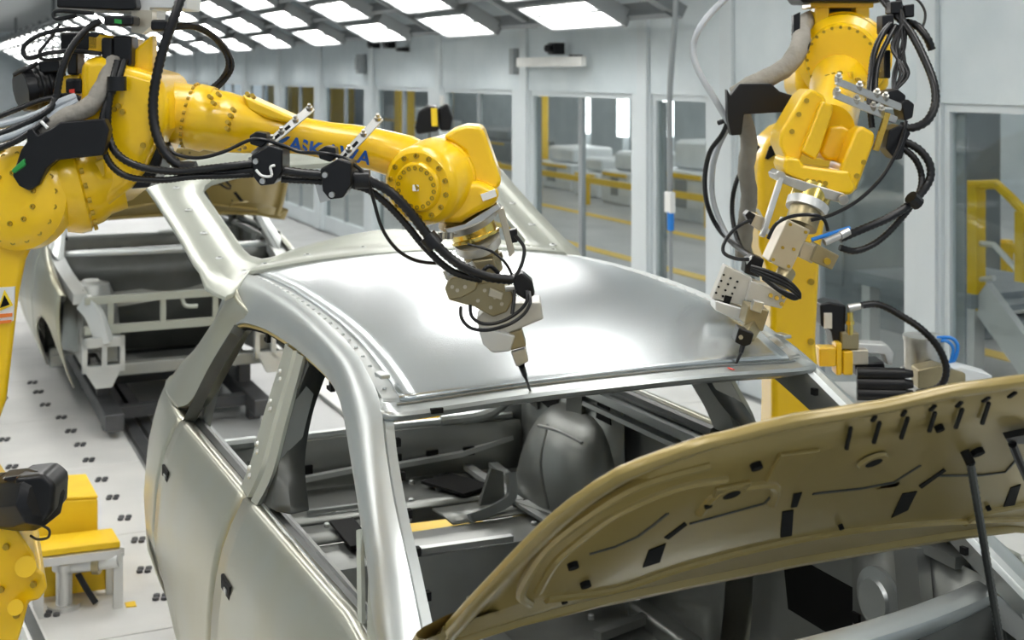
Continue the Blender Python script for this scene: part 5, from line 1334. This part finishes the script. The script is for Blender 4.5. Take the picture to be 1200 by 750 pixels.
# ================================================================== SMALL THINGS ON THE FLOOR
# yellow two-level step on aluminium legs
p = P(141, 709, z=0.0)
sc = np.linalg.norm((p - CAM)[:2] @ FWD[:2]) / FPX
f_r = P(139, 709, z=0.0); f_l = P(44, 715, z=0.0)
top = 0.29
def tz(u, v, z): return P(u, v, z=z)
A1, A2, A3, A4 = tz(42, 646, top), tz(141, 634, top), np.array((-.83, 3.15, top)), np.array((-1.16, 3.17, top))
stp = thing('step_platform', 'low yellow step platform on aluminium legs on the white floor plates', 'step', ((A1[0] + A3[0]) / 2, (A1[1] + A3[1]) / 2, 0))
MB().prism([A1 - (0, 0, .03), A2 - (0, 0, .03), A3 - (0, 0, .03), A4 - (0, 0, .03)], (0, 0, .03)).build('tread', 'yellow2', stp, bevel=.006)
for a, b in ((A1, A2), (A2, A3), (A3, A4), (A4, A1)):
    MB().bar(a - (0, 0, .05), b - (0, 0, .05), .035, .035).build('frame_rail', 'alu', stp)
ctr = (A1 + A2 + A3 + A4) / 4
for a in (A1, A2, A3, A4):
    q_ = a + (ctr - a) * .06
    MB().bb((q_[0] - .02, q_[1] - .02, 0), (q_[0] + .02, q_[1] + .02, top - .05)).build('leg', 'alu', stp)
a, b = lerp(A4, ctr, .12), lerp(A3, ctr, .12)
MB().prism([(a[0], a[1], .02), (b[0], b[1], .02), (b[0], b[1], top - .06), (a[0], a[1], top - .06)], (0.02, 0.03, 0)).build('back_panel', 'yellow2', stp)
# higher yellow block behind it
hz_ = .42
B1, B2, B3, B4 = tz(40, 588, hz_), tz(115, 584, hz_), tz(101, 558, hz_), tz(40, 562, hz_)
m = MB().prism([np.array((p_[0], p_[1], 0)) for p_ in (B1, B2, B3, B4)], (0, 0, hz_))
bt = thing('yellow_box', 'plain yellow box standing behind the step platform', 'box', ((B1[0] + B3[0]) / 2, (B1[1] + B3[1]) / 2, 0))
m.build('body', 'yellow2', bt, bevel=.012)
MB().prism([np.array((p_[0], p_[1], hz_)) for p_ in (B1, B2, B3, B4)], (0, 0, .012)).build('lid', 'yellow2', bt, bevel=.005)
# pipe fitting standing under the step
g = P(75, 712, z=0.0)
pf = thing('pipe_fitting', 'grey metal pipe fitting beneath the yellow step platform', 'pipe fitting', tuple(g))
MB().lathe(g, (0, 0, 1), [(0, .07), (.02, .07), (.02, .035), (.17, .035), (.17, .05), (.20, .05)], 16).build('upright', 'alu', pf)
MB().tube([g + (0, 0, .18), g + RGT * .10 + (0, 0, .19), g + RGT * .24 + (0, 0, .21)], .032, 12, 2).build('cross_pipe', 'alu', pf)
MB().lathe(g + RGT * .13 + (0, 0, .193), RGT, [(0, .045), (.03, .045)], 14).build('collar', 'bronze', pf)
MB().tube([g + RGT * .06 + (0, 0, .15), g + RGT * .10 + (0, 0, .08), g + RGT * .14 + (0, 0, .02)], .014, 8, 3).build('drain_hose', 'black', pf)
# cable duct on the floor beside the robot pedestal
a = P(24, 712, z=.03); b = P(50, 770, z=.03)
t = thing('cable_duct', 'pale cable duct lying on the floor beside the left robot', 'cable duct', ((a[0] + b[0]) / 2, (a[1] + b[1]) / 2, 0))
MB().bar(np.array((a[0], a[1], .03)), np.array((b[0], b[1], .03)), .07, .06).build('channel', 'alu', t)
MB().bar(np.array((a[0], a[1], .066)), np.array((b[0], b[1], .066)), .04, .012).build('cover', 'innerd', t)
tag(MB().prism([np.array((*P(u, v, z=0.0)[:2], 0.0)) for u, v in ((146, 707), (158, 705), (160, 711), (148, 712))], (0, 0, .004)).build('floor_mark', 'yellow2'), 'small yellow tape mark on the floor beside the step leg', 'floor marking')
# black hand controller on a slim stand behind the tailgate
c = P(508, 136, d=9.3)
t = thing('operator_terminal', 'black operator terminal on slim stand behind the open tailgate', 'control terminal', (c[0], c[1], 0))
MB().bb((c[0] - .03, c[1] - .03, 0.0), (c[0] + .03, c[1] + .03, c[2] - .1)).build('stand', 'machg', t)
MB().lathe((c[0], c[1], 0), (0, 0, 1), [(0, .2), (.03, .2), (.05, .05)], 20).build('foot', 'machg', t)
MB().px([(486, 150), (490, 130), (500, 124), (512, 124), (514, 154), (488, 158)], 9.25, .18).build('housing', 'blackm', t, bevel=.02)
MB().px([(505, 127), (512, 127), (513, 148), (506, 148)], 9.23, .02).build('key_strip', 'laby', t)
MB().px([(513, 126), (524, 120), (531, 138), (528, 154), (515, 154)], 9.27, .12).build('side_grip', 'blackm', t, bevel=.02)
m = MB(); cylpx(m, (518, 124, 9.3), (518, 112, 9.3), 3.5, 3, 10); m.build('top_knob', 'alu', t)
g = P(490, 490, z=.30)
yb_ = thing('yellow_pedestal', 'yellow steel pedestal on the floor beyond the rear sill', 'pedestal', (g[0], g[1], 0))
MB().bb((g[0] - .22, g[1] - .2, 0), (g[0] + .22, g[1] + .2, .05)).build('foot', 'yellow2', yb_)
MB().bb((g[0] - .11, g[1] - .1, .05), (g[0] + .11, g[1] + .1, .42)).build('column', 'yellow2', yb_, bevel=.01)
MB().bb((g[0] - .2, g[1] - .16, .42), (g[0] + .2, g[1] + .16, .46)).build('top_plate', 'yellow2', yb_, bevel=.006)
# red scan mark on the header
tag(MB().box((hy(.33) * 0 + .335, hy(.335) - .03, hz(.335) - .016), (.006, .03, .0015)).build('laser_mark', 'red'), 'tiny red laser mark on the windscreen header', 'laser mark')
